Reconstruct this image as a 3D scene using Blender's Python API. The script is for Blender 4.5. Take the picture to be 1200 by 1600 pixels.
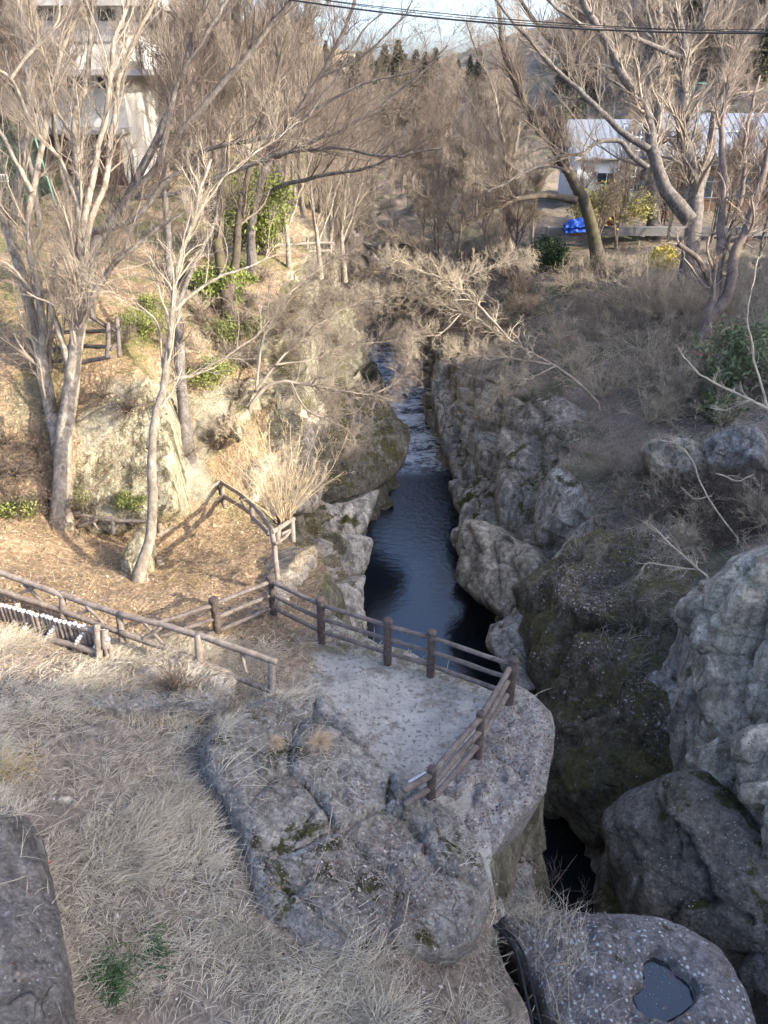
import bpy, math, random
import numpy as np
from mathutils import Vector, Matrix, geometry
from mathutils.bvhtree import BVHTree
R = math.radians
random.seed(7)
rng = np.random.default_rng(7)
scene = bpy.context.scene
for o in list(bpy.data.objects): bpy.data.objects.remove(o)

# ------------------------------------------------------------ camera, sky, sun, exposure
CAM = np.array([0.0, 0.0, 10.0]); PITCH = R(30); FPX = 1209.0
cd = bpy.data.cameras.new('camera'); cam = bpy.data.objects.new('camera', cd); scene.collection.objects.link(cam)
cam.location = CAM; cam.rotation_euler = (R(90) - PITCH, 0, 0)
cd.sensor_fit = 'VERTICAL'; cd.sensor_height = 24.0; cd.sensor_width = 18.0; cd.lens = 24.0 * FPX / 1600.0
cd.clip_start = 0.1; cd.clip_end = 2000
scene.camera = cam
scene.render.resolution_x = 768; scene.render.resolution_y = 1024
SUN_EL = R(25); SV = np.array([0.93, -0.37]); SV = SV / np.linalg.norm(SV)
SUN = np.array([SV[0] * math.cos(SUN_EL), SV[1] * math.cos(SUN_EL), math.sin(SUN_EL)])
world = bpy.data.worlds.new('World'); scene.world = world; world.use_nodes = True
wn = world.node_tree.nodes; wl = world.node_tree.links
sky = wn.new('ShaderNodeTexSky'); sky.sky_type = 'NISHITA'; sky.sun_disc = False
sky.sun_elevation = SUN_EL; sky.sun_rotation = math.atan2(SUN[0], SUN[1]); sky.air_density = 0.55; sky.dust_density = 2.6; sky.ozone_density = 1.6
bg = wn['Background']; bg.inputs['Strength'].default_value = 0.15
wl.new(sky.outputs[0], bg.inputs['Color'])
sl = bpy.data.lights.new('sun', 'SUN'); sl.energy = 2.0; sl.angle = R(0.5); sl.color = (1.0, 0.90, 0.74)
so = bpy.data.objects.new('sun', sl); scene.collection.objects.link(so)
so.rotation_euler = Vector(SUN).to_track_quat('Z', 'Y').to_euler()
vs = scene.view_settings; vs.view_transform = 'Standard'; vs.look = 'None'; vs.gamma = 1.0; vs.use_curve_mapping = False
vs.exposure = 2.3
scene.cycles.max_bounces = 6; scene.cycles.diffuse_bounces = 4; scene.cycles.glossy_bounces = 2; scene.cycles.use_adaptive_sampling = True; scene.cycles.adaptive_threshold = 0.03

# ------------------------------------------------------------ geometry helpers
CP, SP_ = math.cos(PITCH), math.sin(PITCH)
def ray(px, py):
    a = (px - 600) / FPX; b = (800 - py) / FPX
    return np.array([a, CP + b * SP_, -SP_ + b * CP])
def W(px, py, z=None, t=None, Y=None):          # picture point -> place, at a height, a depth or a distance
    d = ray(px, py)
    if z is not None: t = (z - CAM[2]) / d[2]
    if Y is not None: t = Y / d[1]
    return CAM + d * t
def proj(p):
    q = np.asarray(p, float) - CAM
    f = q[:, 1] * CP - q[:, 2] * SP_; u = q[:, 1] * SP_ + q[:, 2] * CP
    f = np.where(f < 0.05, 0.05, f)
    return np.stack([600 + FPX * q[:, 0] / f, 800 - FPX * u / f, f], 1)

def _h(ix, iy, iz, s):
    n = (ix.astype(np.int64) * 374761393 + iy.astype(np.int64) * 668265263 + iz.astype(np.int64) * 2147483647 + s * 974711) & 0xFFFFFFFF
    n = ((n ^ (n >> 13)) * 1274126177) & 0xFFFFFFFF
    n = ((n ^ (n >> 16)) * 2246822519) & 0xFFFFFFFF
    return ((n ^ (n >> 15)) & 0xFFFFFF) / float(0xFFFFFF)
def vnoise(p, s=0):                              # smooth value noise, -1..1
    i = np.floor(p).astype(np.int64); f = p - i; f = f * f * f * (f * (f * 6 - 15) + 10)
    r = 0
    for dx in (0, 1):
        wx = f[:, 0] if dx else 1 - f[:, 0]
        for dy in (0, 1):
            wy = f[:, 1] if dy else 1 - f[:, 1]
            for dz in (0, 1):
                wz = f[:, 2] if dz else 1 - f[:, 2]
                r = r + wx * wy * wz * _h(i[:, 0] + dx, i[:, 1] + dy, i[:, 2] + dz, s)
    return r * 2 - 1
ROT = np.array([[0.36, 0.48, -0.8], [-0.8, 0.6, 0.0], [0.48, 0.64, 0.6]])
def fbm(p, scale, octv=4, s=0, gain=0.5):
    q = np.asarray(p, float) * scale; a = 1.0; r = 0; t = 0
    for o in range(octv):
        q = q @ ROT.T * 2.03 + 17.3 * o if o else q @ ROT.T
        r = r + a * vnoise(q, s + o * 31); t += a; a *= gain
    return r / t * 1.6
def voro(p, scale, s=0):
    q = np.asarray(p, float) * scale; i = np.floor(q).astype(np.int64)
    n = len(q); f1 = np.full(n, 9.0); f2 = np.full(n, 9.0); cid = np.zeros((n, 3), np.int64); cc = np.zeros((n, 3))
    for dx in (-1, 0, 1):
        for dy in (-1, 0, 1):
            for dz in (-1, 0, 1):
                c = i + np.array([dx, dy, dz])
                pt = c + np.stack([_h(c[:, 0], c[:, 1], c[:, 2], s + k) for k in (1, 2, 3)], 1)
                d = np.linalg.norm(q - pt, axis=1)
                m = d < f1
                f2 = np.where(m, f1, np.minimum(f2, d)); f1 = np.where(m, d, f1)
                cid[m] = c[m]; cc[m] = pt[m]
    return f1, f2, cid, (q - cc) / scale
def blocks(p, scale, s=0, stretch=(1, 1, 1), tilt=0.5):   # broken-rock offset: each block shifted and tilted
    q = p * np.array(stretch)
    q = q + np.stack([fbm(p, scale * 0.9, 2, s + 50 + k) for k in range(3)], 1) * 0.25 / scale
    f1, f2, c, dv = voro(q, scale, s)
    off = _h(c[:, 0], c[:, 1], c[:, 2], s + 9) - 0.5
    tv = np.stack([_h(c[:, 0], c[:, 1], c[:, 2], s + 10 + k) - 0.5 for k in range(3)], 1)
    crack = np.exp(-((f2 - f1) / 0.07) ** 2)
    return off + (dv * tv).sum(1) * scale * 2 * tilt, crack

def mesh_np(name, V, F, mat=None, smooth=True, attr=None):
    me = bpy.data.meshes.new(name); V = np.asarray(V, np.float32); F = np.asarray(F, np.int32)
    me.vertices.add(len(V)); me.vertices.foreach_set('co', V.ravel())
    k = F.shape[1]; me.loops.add(F.size); me.loops.foreach_set('vertex_index', F.ravel())
    me.polygons.add(len(F)); me.polygons.foreach_set('loop_start', np.arange(0, F.size, k, dtype=np.int32))
    me.polygons.foreach_set('loop_total', np.full(len(F), k, np.int32))
    me.polygons.foreach_set('use_smooth', np.full(len(F), smooth))
    me.update(calc_edges=True)
    if attr is not None:
        for an, av in attr.items():
            a = me.attributes.new(an, 'FLOAT', 'POINT'); a.data.foreach_set('value', np.asarray(av, np.float32))
    if mat: me.materials.append(mat)
    return me
def link(name, me, parent=None, loc=None):
    o = bpy.data.objects.new(name, me); scene.collection.objects.link(o)
    if parent: o.parent = parent
    if loc is not None: o.location = loc
    return o
def tag(o, label, cat, group=None):
    o['label'] = label; o['category'] = cat
    if group: o['group'] = group
    return o
def empty(name, label, cat, loc=(0, 0, 0), group=None, rz=0):
    o = bpy.data.objects.new(name, None); scene.collection.objects.link(o); o.empty_display_size = 0.2
    o.location = loc; o.rotation_euler = (0, 0, rz)
    return tag(o, label, cat, group)
def local(o, me):                                 # world-built mesh under an Empty that stands at o.location
    n = len(me.vertices); a = np.empty(n * 3, np.float32); me.vertices.foreach_get('co', a)
    a = a.reshape(-1, 3) - np.array(o.location, np.float32); me.vertices.foreach_set('co', a.ravel()); me.update(); return me
def part(name, me, o): return link(name, local(o, me), o)

def tubes(paths, radii, sides=3):                # (N,K,3), (N,K) -> verts, quads
    P = np.asarray(paths, float); Rr = np.asarray(radii, float); N, K, _ = P.shape
    T = np.gradient(P, axis=1); T /= np.linalg.norm(T, axis=2, keepdims=True) + 1e-9
    ref = np.where(np.abs(T[:, :1, 2:3]) > 0.9, np.array([1.0, 0, 0]), np.array([0, 0, 1.0]))
    ref = np.repeat(ref, K, 1)
    U = np.cross(T, ref); U /= np.linalg.norm(U, axis=2, keepdims=True) + 1e-9; Vv = np.cross(T, U)
    a = np.arange(sides) * 2 * math.pi / sides
    V = P[:, :, None, :] + Rr[:, :, None, None] * (np.cos(a)[None, None, :, None] * U[:, :, None, :] + np.sin(a)[None, None, :, None] * Vv[:, :, None, :])
    base = (np.arange(N) * K * sides)[:, None, None] + (np.arange(K - 1) * sides)[None, :, None] + np.arange(sides)[None, None, :]
    nxt = (np.arange(N) * K * sides)[:, None, None] + (np.arange(K - 1) * sides)[None, :, None] + ((np.arange(sides) + 1) % sides)[None, None, :]
    F = np.stack([base, nxt, nxt + sides, base + sides], -1).reshape(-1, 4)
    return V.reshape(-1, 3), F
def join(parts):
    Vs, Fs, n = [], [], 0
    for V, F in parts:
        Vs.append(V); Fs.append(np.asarray(F) + n); n += len(V)
    return np.concatenate(Vs), np.concatenate(Fs)
def smoothpath(pts, K):
    P = np.asarray(pts, float)
    if len(P) == 2: return P[0] + (P[1] - P[0]) * np.linspace(0, 1, K)[:, None]
    Q = np.vstack([2 * P[0] - P[1], P, 2 * P[-1] - P[-2]]); n = len(P) - 1; out = []
    for s in np.linspace(0, n - 1e-6, K):
        i = int(s); f = s - i; a, b, c, d = Q[i:i + 4]
        out.append(0.5 * (2 * b + (c - a) * f + (2 * a - 5 * b + 4 * c - d) * f * f + (3 * b - a - 3 * c + d) * f ** 3))
    return np.array(out)
def box(c, s, rz=0.0, tilt=None):
    x, y, z = np.array(s) / 2
    V = np.array([[-x, -y, -z], [x, -y, -z], [x, y, -z], [-x, y, -z], [-x, -y, z], [x, -y, z], [x, y, z], [-x, y, z]])
    if tilt is not None: V = V @ np.array(tilt).T
    cr, sr = math.cos(rz), math.sin(rz)
    V = V @ np.array([[cr, sr, 0], [-sr, cr, 0], [0, 0, 1]]) + np.array(c)
    return V, np.array([[0, 3, 2, 1], [4, 5, 6, 7], [0, 1, 5, 4], [1, 2, 6, 5], [2, 3, 7, 6], [3, 0, 4, 7]])
def log(p0, p1, r0, r1=None, sides=10, K=10, wob=0.12, seed=0, cap=True):  # a slightly crooked log with closed, rounded ends
    p0 = np.array(p0, float); p1 = np.array(p1, float); r1 = r0 if r1 is None else r1
    d = p1 - p0; L = np.linalg.norm(d); u = d / L
    ts = np.linspace(0, 1, K); P = p0 + d * ts[:, None]
    P = P + np.stack([fbm(P + seed * 3.1, 1.3, 2, 5 + k) for k in range(3)], 1) * r0 * wob * 2.5
    rr = (r0 + (r1 - r0) * ts) * (1 + 0.07 * fbm(P + seed, 5, 2, 9))
    if cap:
        P = np.vstack([P[0] - u * 0.0, P[0] - u * 0.0, P, P[-1], P[-1]]); P[0] = P[2] - u * r0 * 0.12; P[1] = P[2] - u * r0 * 0.12
        P[-1] = P[-3] + u * r1 * 0.12; P[-2] = P[-3] + u * r1 * 0.12
        rr = np.concatenate([[1e-4, r0 * 0.86], rr, [r1 * 0.86, 1e-4]])
        P[0] -= u * 1e-3; P[-1] += u * 1e-3
    return tubes(P[None], rr[None], sides)

# ------------------------------------------------------------ materials
class NT:
    def __init__(s, name):
        s.m = bpy.data.materials.new(name); s.m.use_nodes = True; s.t = s.m.node_tree; s.n = s.t.nodes; s.l = s.t.links
        s.b = s.n['Principled BSDF']; s.b.inputs['Roughness'].default_value = 0.85; s.b.inputs['Specular IOR Level'].default_value = 0.25
        s.geo = s.n.new('ShaderNodeNewGeometry'); s.pos = s.geo.outputs['Position']
    def obj(s): s.pos = s.n.new('ShaderNodeTexCoord').outputs['Object']; return s
    def put(s, sock, v):
        if isinstance(v, (int, float)): sock.default_value = v
        elif isinstance(v, tuple): sock.default_value = v if len(v) == 4 or len(sock.default_value) == 3 else (*v, 1)
        else: s.l.new(v, sock)
    def noise(s, scale, detail=5, rough=0.6, dist=0.0, co=None, col=False):
        n = s.n.new('ShaderNodeTexNoise'); n.inputs['Scale'].default_value = scale; n.inputs['Detail'].default_value = detail
        n.inputs['Roughness'].default_value = rough; n.inputs['Distortion'].default_value = dist; s.l.new(co or s.pos, n.inputs['Vector'])
        return n.outputs['Color' if col else 'Fac']
    def vor(s, scale, feat='F1', co=None, out='Distance', rand=1.0):
        n = s.n.new('ShaderNodeTexVoronoi'); n.feature = feat; n.inputs['Scale'].default_value = scale; n.inputs['Randomness'].default_value = rand
        s.l.new(co or s.pos, n.inputs['Vector']); return n.outputs[out]
    def sc(s, v, co=None):
        n = s.n.new('ShaderNodeMapping'); n.inputs['Scale'].default_value = v; s.l.new(co or s.pos, n.inputs['Vector']); return n.outputs[0]
    def step(s, v, lo, hi):
        n = s.n.new('ShaderNodeMapRange'); n.interpolation_type = 'SMOOTHSTEP'; n.inputs[1].default_value = lo; n.inputs[2].default_value = hi
        s.put(n.inputs[0], v); return n.outputs[0]
    def ramp(s, v, stops):
        n = s.n.new('ShaderNodeValToRGB'); e = n.color_ramp.elements
        while len(e) < len(stops): e.new(0.5)
        for k, (p, c) in enumerate(stops): e[k].position = p; e[k].color = (*c, 1)
        s.put(n.inputs[0], v); return n.outputs[0]
    def mix(s, f, a, b, mode='MIX'):
        n = s.n.new('ShaderNodeMix'); n.data_type = 'RGBA'; n.blend_type = mode
        s.put(n.inputs[0], f); s.put(n.inputs[6], a); s.put(n.inputs[7], b); return n.outputs[2]
    def math(s, op, a, b=0.0, c=None):
        n = s.n.new('ShaderNodeMath'); n.operation = op; s.put(n.inputs[0], a); s.put(n.inputs[1], b)
        if c is not None: s.put(n.inputs[2], c)
        return n.outputs[0]
    def sep(s, v=None):
        n = s.n.new('ShaderNodeSeparateXYZ'); s.l.new(v or s.pos, n.inputs[0]); return n.outputs
    def attr(s, name):
        n = s.n.new('ShaderNodeAttribute'); n.attribute_name = name; return n.outputs['Fac']
    def nz(s): return s.sep(s.geo.outputs['Normal'])[2]
    def bump(s, h, strength=0.5, dist=0.05, prev=None):
        n = s.n.new('ShaderNodeBump'); n.inputs['Strength'].default_value = strength; n.inputs['Distance'].default_value = dist
        s.put(n.inputs['Height'], h)
        if prev: s.l.new(prev, n.inputs['Normal'])
        return n.outputs[0]
    def done(s, col, rough=None, normal=None):
        s.put(s.b.inputs['Base Color'], col)
        if rough is not None: s.put(s.b.inputs['Roughness'], rough)
        if normal: s.l.new(normal, s.b.inputs['Normal'])
        return s.m

def plain(name, c, rough=0.7, var=0.25, scale=8.0, spec=0.25, metal=0.0):
    t = NT(name); n = t.noise(scale, 5); d = tuple(x * (1 - var) for x in c); u = tuple(min(1, x * (1 + var)) for x in c)
    t.b.inputs['Specular IOR Level'].default_value = spec; t.b.inputs['Metallic'].default_value = metal
    return t.done(t.ramp(n, [(0.3, d), (0.7, u)]), rough, t.bump(t.noise(scale * 5, 4), 0.25, 0.01))

def rock_mat(name, dark, light, moss=0.3, lichen=0.3, litter=0.0, scale=1.0, streak=0.0, mosscol=((0.035, 0.035, 0.012), (0.10, 0.095, 0.03)), spots=0.0, tone=1.0, bump=1.0, layer=0.3):
    t = NT(name)
    dark = (dark[0] * 1.05, dark[1] * 1.015, dark[2] * 0.90); light = (light[0] * 1.05, light[1] * 1.015, light[2] * 0.91)
    big = t.noise(0.55 * scale, 6, 0.62, 0.6); mid = t.noise(3.2 * scale, 8, 0.68, 0.3); fine = t.noise(22 * scale, 6, 0.7)
    v = t.math('ADD', t.math('MULTIPLY', big, 0.55), t.math('MULTIPLY', mid, 0.45))
    col = t.ramp(v, [(0.34, dark), (0.5, tuple((a + b) / 2 for a, b in zip(dark, light))), (0.66, light)])
    mot = t.noise(6.5 * scale, 9, 0.78); col = t.mix(0.9, col, t.ramp(mot, [(0.36, (0.22, 0.22, 0.22)), (0.5, (0.5, 0.5, 0.5)), (0.62, (0.74, 0.74, 0.74))]), 'OVERLAY')
    pt_ = t.math('MULTIPLY', t.step(t.vor(9 * scale, 'F1'), 0.22, 0.08), t.step(t.noise(1.7, 3), 0.45, 0.6)); col = t.mix(t.math('MULTIPLY', pt_, 0.7), col, tuple(x * 0.35 for x in dark))
    warm = t.step(t.noise(0.9 * scale, 4), 0.45, 0.68)
    col = t.mix(t.math('MULTIPLY', warm, 0.3), col, t.mix(0.7, col, (0.20, 0.155, 0.10), 'MIX'))
    col = t.mix(1.0, col, t.ramp(fine, [(0.3, (0.35, 0.35, 0.35)), (0.5, (0.5, 0.5, 0.5)), (0.75, (0.8, 0.8, 0.8))]), 'OVERLAY')
    if streak:   # water stains running down the face
        st = t.noise(1.0, 5, 0.6, co=t.sc((3.0, 3.0, 0.35)))
        col = t.mix(t.math('MULTIPLY', t.step(st, 0.47, 0.60), streak), col, tuple(x * 0.33 for x in dark))
    nz = t.nz()
    mm = t.math('ADD', t.noise(1.1 * scale, 6, 0.7, 0.5), t.math('MULTIPLY', nz, 0.16))
    mf = t.step(mm, 0.78 - 0.3 * moss, 0.86 - 0.3 * moss)
    mcol = t.ramp(t.noise(9, 6, 0.7), [(0.3, mosscol[0]), (0.7, mosscol[1])])
    col = t.mix(mf, col, mcol)
    if lichen:
        ln_ = t.math('ADD', t.noise(4.5 * scale, 9, 0.82), t.math('MULTIPLY', t.noise(0.7 * scale, 2), 0.35))
        lc = t.step(ln_, 0.88 - 0.22 * lichen, 0.95 - 0.22 * lichen)
        col = t.mix(t.math('MULTIPLY', lc, 0.7), col, t.ramp(t.noise(30, 3), [(0.3, (0.31, 0.32, 0.31)), (0.7, (0.56, 0.565, 0.55))]))
        dv = t.vor(20 * scale, 'F1'); ds = t.math('MULTIPLY', t.step(dv, 0.30, 0.2), t.step(t.sep(t.vor(20 * scale, 'F1', out='Color'))[0], 1.0 - 0.28 * lichen, 1.03 - 0.28 * lichen))
        col = t.mix(t.math('MULTIPLY', ds, 0.8), col, (0.60, 0.61, 0.58))
    if litter:
        vv = t.vor(17, 'F1'); msk = t.step(t.math('ADD', t.noise(2.2, 4, 0.6), t.math('MULTIPLY', nz, 0.2)), 0.78 - 0.3 * litter, 0.9 - 0.3 * litter)
        lf = t.math('MULTIPLY', t.step(vv, 0.42, 0.30), msk)
        col = t.mix(lf, col, t.ramp(t.vor(17, 'F1', out='Color'), [(0.2, (0.16, 0.10, 0.07)), (0.6, (0.34, 0.25, 0.19)), (0.9, (0.5, 0.42, 0.35))]))
    if spots:
        sv = t.vor(13, 'F1'); sel = t.step(t.sep(t.vor(13, 'F1', out='Color'))[0], 1 - spots, 1 - spots + 0.03)
        sp = t.math('MULTIPLY', t.math('MULTIPLY', t.step(sv, 0.36, 0.26), sel), t.step(t.noise(1.6, 3), 0.30, 0.45))
        col = t.mix(sp, col, (0.68, 0.72, 0.70))
    ck = t.vor(1.6 * scale, 'DISTANCE_TO_EDGE', co=t.mix(0.25, t.pos, t.noise(1.3, 4, col=True), 'ADD')); cr = t.step(ck, 0.02, 0.0); cr = t.math('MULTIPLY', cr, t.step(t.noise(0.9, 3), 0.54, 0.68)); col = t.mix(t.math('MULTIPLY', cr, 0.5), col, (0.02, 0.018, 0.016))
    f1 = t.noise(2.6 * scale, 10, 0.68, 0.4); pits = t.vor(11 * scale, 'F1')
    hgt = t.math('ADD', t.math('MULTIPLY', f1, 1.0), t.math('MULTIPLY', t.math('SQRT', pits), 0.22)); hgt = t.math('SUBTRACT', hgt, t.math('MULTIPLY', cr, 0.35))
    if layer:
        ly = t.noise(1.0, 6, 0.6, 0.5, co=t.sc((0.7, 0.7, 4.5)))
        hgt = t.math('ADD', hgt, t.math('MULTIPLY', ly, layer))
    nb = t.bump(hgt, 1.0 * bump, 0.25)
    nb = t.bump(fine, 0.8 * bump, 0.025, nb)
    return t.done(col, 0.9, nb)

M = {}
M['rock_gray'] = rock_mat('rock_gray', (0.172, 0.168, 0.172), (0.517, 0.5, 0.5), 0.25, 0.55, 0.45)
M['rock_platform'] = rock_mat('rock_platform', (0.186, 0.178, 0.186), (0.513, 0.489, 0.482), 0.18, 0.6, 0.75)
M['rock_cliff'] = rock_mat('rock_cliff', (0.16, 0.152, 0.149), (0.531, 0.499, 0.468), 0.34, 0.2, 0, 0.6, 0.55, bump=0.3)
M['rock_pale'] = rock_mat('rock_pale', (0.18, 0.158, 0.135), (0.54, 0.485, 0.41), 0.10, 0.15, 0, 0.8, 0.5, bump=0.35)
M['rock_moss'] = rock_mat('rock_moss', (0.068, 0.065, 0.06), (0.238, 0.221, 0.196), 0.75, 0.25, 0.0, 0.8, 0.3, ((0.045, 0.042, 0.02), (0.15, 0.13, 0.055)))
M['rock_slab'] = rock_mat('rock_slab', (0.083, 0.078, 0.062), (0.269, 0.238, 0.186), 0.68, 0.2, 0.0, 0.55, 0.4, ((0.055, 0.050, 0.026), (0.19, 0.165, 0.075)))
M['rock_dark'] = rock_mat('rock_dark', (0.088, 0.08, 0.082), (0.30, 0.28, 0.28), 0.05, 0.4, 0.1)
M['rock_spot'] = rock_mat('rock_spot', (0.127, 0.116, 0.127), (0.356, 0.334, 0.342), 0.15, 0.45, 0.15, spots=0.55)
M['rock_block'] = rock_mat('rock_block', (0.22, 0.20, 0.14), (0.58, 0.54, 0.41), 0.18, 0.3, 0, 0.9, 0.85, ((0.10, 0.11, 0.03), (0.24, 0.22, 0.08)), layer=0.0)

def ground_mat(name, right=False):
    t = NT(name); pos = t.sep(); nz = t.nz()
    n1 = t.noise(0.5, 6, 0.65, 0.4); n2 = t.noise(5, 8, 0.75, 0.3); n3 = t.noise(30, 6, 0.75)
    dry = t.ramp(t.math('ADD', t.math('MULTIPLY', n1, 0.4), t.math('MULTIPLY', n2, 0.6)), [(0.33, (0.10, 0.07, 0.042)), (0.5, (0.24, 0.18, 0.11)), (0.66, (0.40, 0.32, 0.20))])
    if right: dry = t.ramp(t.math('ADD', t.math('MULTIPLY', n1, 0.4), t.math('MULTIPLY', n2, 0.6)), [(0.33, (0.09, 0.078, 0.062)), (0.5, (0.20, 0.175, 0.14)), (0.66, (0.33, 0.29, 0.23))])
    vc = t.vor(14, 'F1', out='Color')
    leaf = t.ramp(vc, [(0.1, (0.12, 0.065, 0.04)), (0.4, (0.32, 0.19, 0.11)), (0.7, (0.46, 0.32, 0.20)), (1, (0.6, 0.48, 0.33))])
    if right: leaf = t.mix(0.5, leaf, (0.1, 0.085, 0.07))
    col = t.mix(t.math('MULTIPLY', t.step(n2, 0.4, 0.6), 0.7), dry, leaf)
    gcol = t.ramp(n3, [(0.3, (0.05, 0.06, 0.018)), (0.7, (0.17, 0.19, 0.06))])
    if not right:
        far = t.step(pos[1], 17, 21)
        g = t.math('MULTIPLY', t.step(t.noise(0.45, 5, 0.7, 0.5), 0.46, 0.58), far)
        col = t.mix(t.math('MULTIPLY', g, 0.75), col, gcol)
        # the trodden stone platform by the railing
        col = t.mix(t.math('MULTIPLY', t.step(pos[1], 13.5, 10.0), 0.6), col, t.ramp(n2, [(0.35, (0.10, 0.088, 0.078)), (0.65, (0.34, 0.305, 0.265))]))
        px = t.math('MULTIPLY', t.step(t.math('ADD', pos[0], t.math('MULTIPLY', n1, 1.6)), -0.9, -0.3), t.step(t.math('ADD', pos[1], t.math('MULTIPLY', n1, 0.8)), 7.2, 7.6))
        px = t.math('MULTIPLY', px, t.step(t.math('ADD', t.math('MULTIPLY', pos[0], 0.43), pos[1]), 13.2, 12.6))
        st = t.ramp(t.math('ADD', t.math('MULTIPLY', n2, 0.5), t.math('MULTIPLY', t.noise(1.4, 6, 0.7), 0.5)), [(0.35, (0.25, 0.235, 0.205)), (0.5, (0.41, 0.385, 0.34)), (0.65, (0.54, 0.51, 0.455))])
        st = t.mix(t.math('MULTIPLY', t.step(t.noise(13, 4, 0.6), 0.54, 0.64), 0.75), st, (0.14, 0.12, 0.10)); st = t.mix(t.math('MULTIPLY', t.step(t.noise(1.1, 5, 0.7), 0.52, 0.62), 0.6), st, (0.16, 0.13, 0.10))
        rim = t.math('MULTIPLY', t.step(t.math('ADD', t.math('ADD', t.math('MULTIPLY', pos[0], 0.43), pos[1]), t.math('MULTIPLY', n1, 1.2)), 11.6, 12.3), t.step(n2, 0.42, 0.55)); st = t.mix(t.math('MULTIPLY', rim, 0.8), st, t.mix(t.step(n1, 0.45, 0.6), (0.09, 0.085, 0.035), (0.15, 0.11, 0.085)))
        col = t.mix(px, col, st)
    else:
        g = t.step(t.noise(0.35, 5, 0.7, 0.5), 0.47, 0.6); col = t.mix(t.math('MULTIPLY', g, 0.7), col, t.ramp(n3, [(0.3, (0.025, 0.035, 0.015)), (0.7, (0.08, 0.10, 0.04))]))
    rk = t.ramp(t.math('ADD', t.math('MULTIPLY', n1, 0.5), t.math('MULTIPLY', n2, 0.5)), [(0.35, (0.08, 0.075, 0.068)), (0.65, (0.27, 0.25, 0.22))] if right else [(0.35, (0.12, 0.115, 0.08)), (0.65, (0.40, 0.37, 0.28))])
    s = t.step(t.math('ADD', nz, t.math('MULTIPLY', n2, 0.25)), 0.78, 0.62)
    col = t.mix(s, col, rk)
    nb = t.bump(t.math('ADD', t.math('MULTIPLY', n2, 1.0), t.math('MULTIPLY', t.vor(14, 'F1'), 0.35)), 0.7, 0.1); nb = t.bump(n3, 0.5, 0.02, nb)
    return t.done(col, 0.95, nb)
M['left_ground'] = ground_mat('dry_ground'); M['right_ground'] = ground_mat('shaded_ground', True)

def bark(name, dark, light, pale=None, scale=1.0, moss=0.0):
    t = NT(name).obj()
    n = t.noise(3 * scale, 6, 0.65); f = t.noise(1.0, 6, 0.7, co=t.sc((14 * scale, 14 * scale, 3 * scale)))
    col = t.ramp(t.math('ADD', t.math('MULTIPLY', n, 0.5), t.math('MULTIPLY', f, 0.5)), [(0.36, dark), (0.64, light)])
    if pale:
        b = t.noise(1.0, 6, 0.7, 0.6, co=t.sc((7, 7, 4)))
        col = t.mix(t.math('MULTIPLY', t.step(b, 0.45, 0.65), 0.6), col, pale)
        col = t.mix(t.math('MULTIPLY', t.step(t.noise(1.0, 5, 0.7, co=t.sc((5, 5, 26))), 0.56, 0.66), 0.35), col, dark)
    if moss: col = t.mix(t.math('MULTIPLY', t.step(t.noise(1.5, 5), 0.45, 0.6), moss), col, (0.10, 0.10, 0.025))
    return t.done(col, 0.9, t.bump(f, 0.5, 0.02))
M['bark_pale'] = bark('bark_pale', (0.10, 0.08, 0.06), (0.30, 0.25, 0.19), (0.46, 0.41, 0.33))
M['bark_gray'] = bark('bark_gray', (0.05, 0.043, 0.038), (0.185, 0.16, 0.135), (0.28, 0.25, 0.22))
M['bark_dark'] = bark('bark_dark', (0.035, 0.028, 0.022), (0.14, 0.11, 0.085), None, 1.0, 0.35)
M['bark_red'] = bark('bark_red', (0.08, 0.06, 0.05), (0.25, 0.195, 0.16))
M['twig_pale'] = plain('twig_pale', (0.27, 0.222, 0.172), 0.8, 0.35, 2.0)
M['twig_tan'] = plain('twig_tan', (0.46, 0.385, 0.28), 0.8, 0.35, 2.0)
M['twig_brown'] = plain('twig_brown', (0.155, 0.12, 0.095), 0.8, 0.4, 1.2)
M['twig_dark'] = plain('twig_dark', (0.15, 0.11, 0.085), 0.8, 0.4, 1.2)
def wood(name, a, b, lich=(0.4, 0.38, 0.33)):
    t = NT(name); n = t.noise(6, 6, 0.7); col = t.ramp(n, [(0.32, a), (0.68, b)]); col = t.mix(t.math('MULTIPLY', t.step(t.noise(14, 6, 0.75), 0.55, 0.64), 0.5), col, lich)
    return t.done(col, 0.8, t.bump(t.noise(25, 5), 0.5, 0.015))
M['post_brown'] = wood('post_brown', (0.05, 0.037, 0.032), (0.13, 0.10, 0.085), (0.24, 0.21, 0.185))
M['rail_brown'] = wood('rail_brown', (0.08, 0.064, 0.055), (0.21, 0.175, 0.15), (0.32, 0.28, 0.245))
M['log_gray'] = wood('log_gray', (0.13, 0.10, 0.08), (0.32, 0.265, 0.215), (0.45, 0.42, 0.35))
M['white'] = plain('white_paint', (0.78, 0.77, 0.74), 0.6, 0.06, 4); M['cut_end'] = plain('white_log_tops', (0.72, 0.70, 0.66), 0.8, 0.15, 30)

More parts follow.
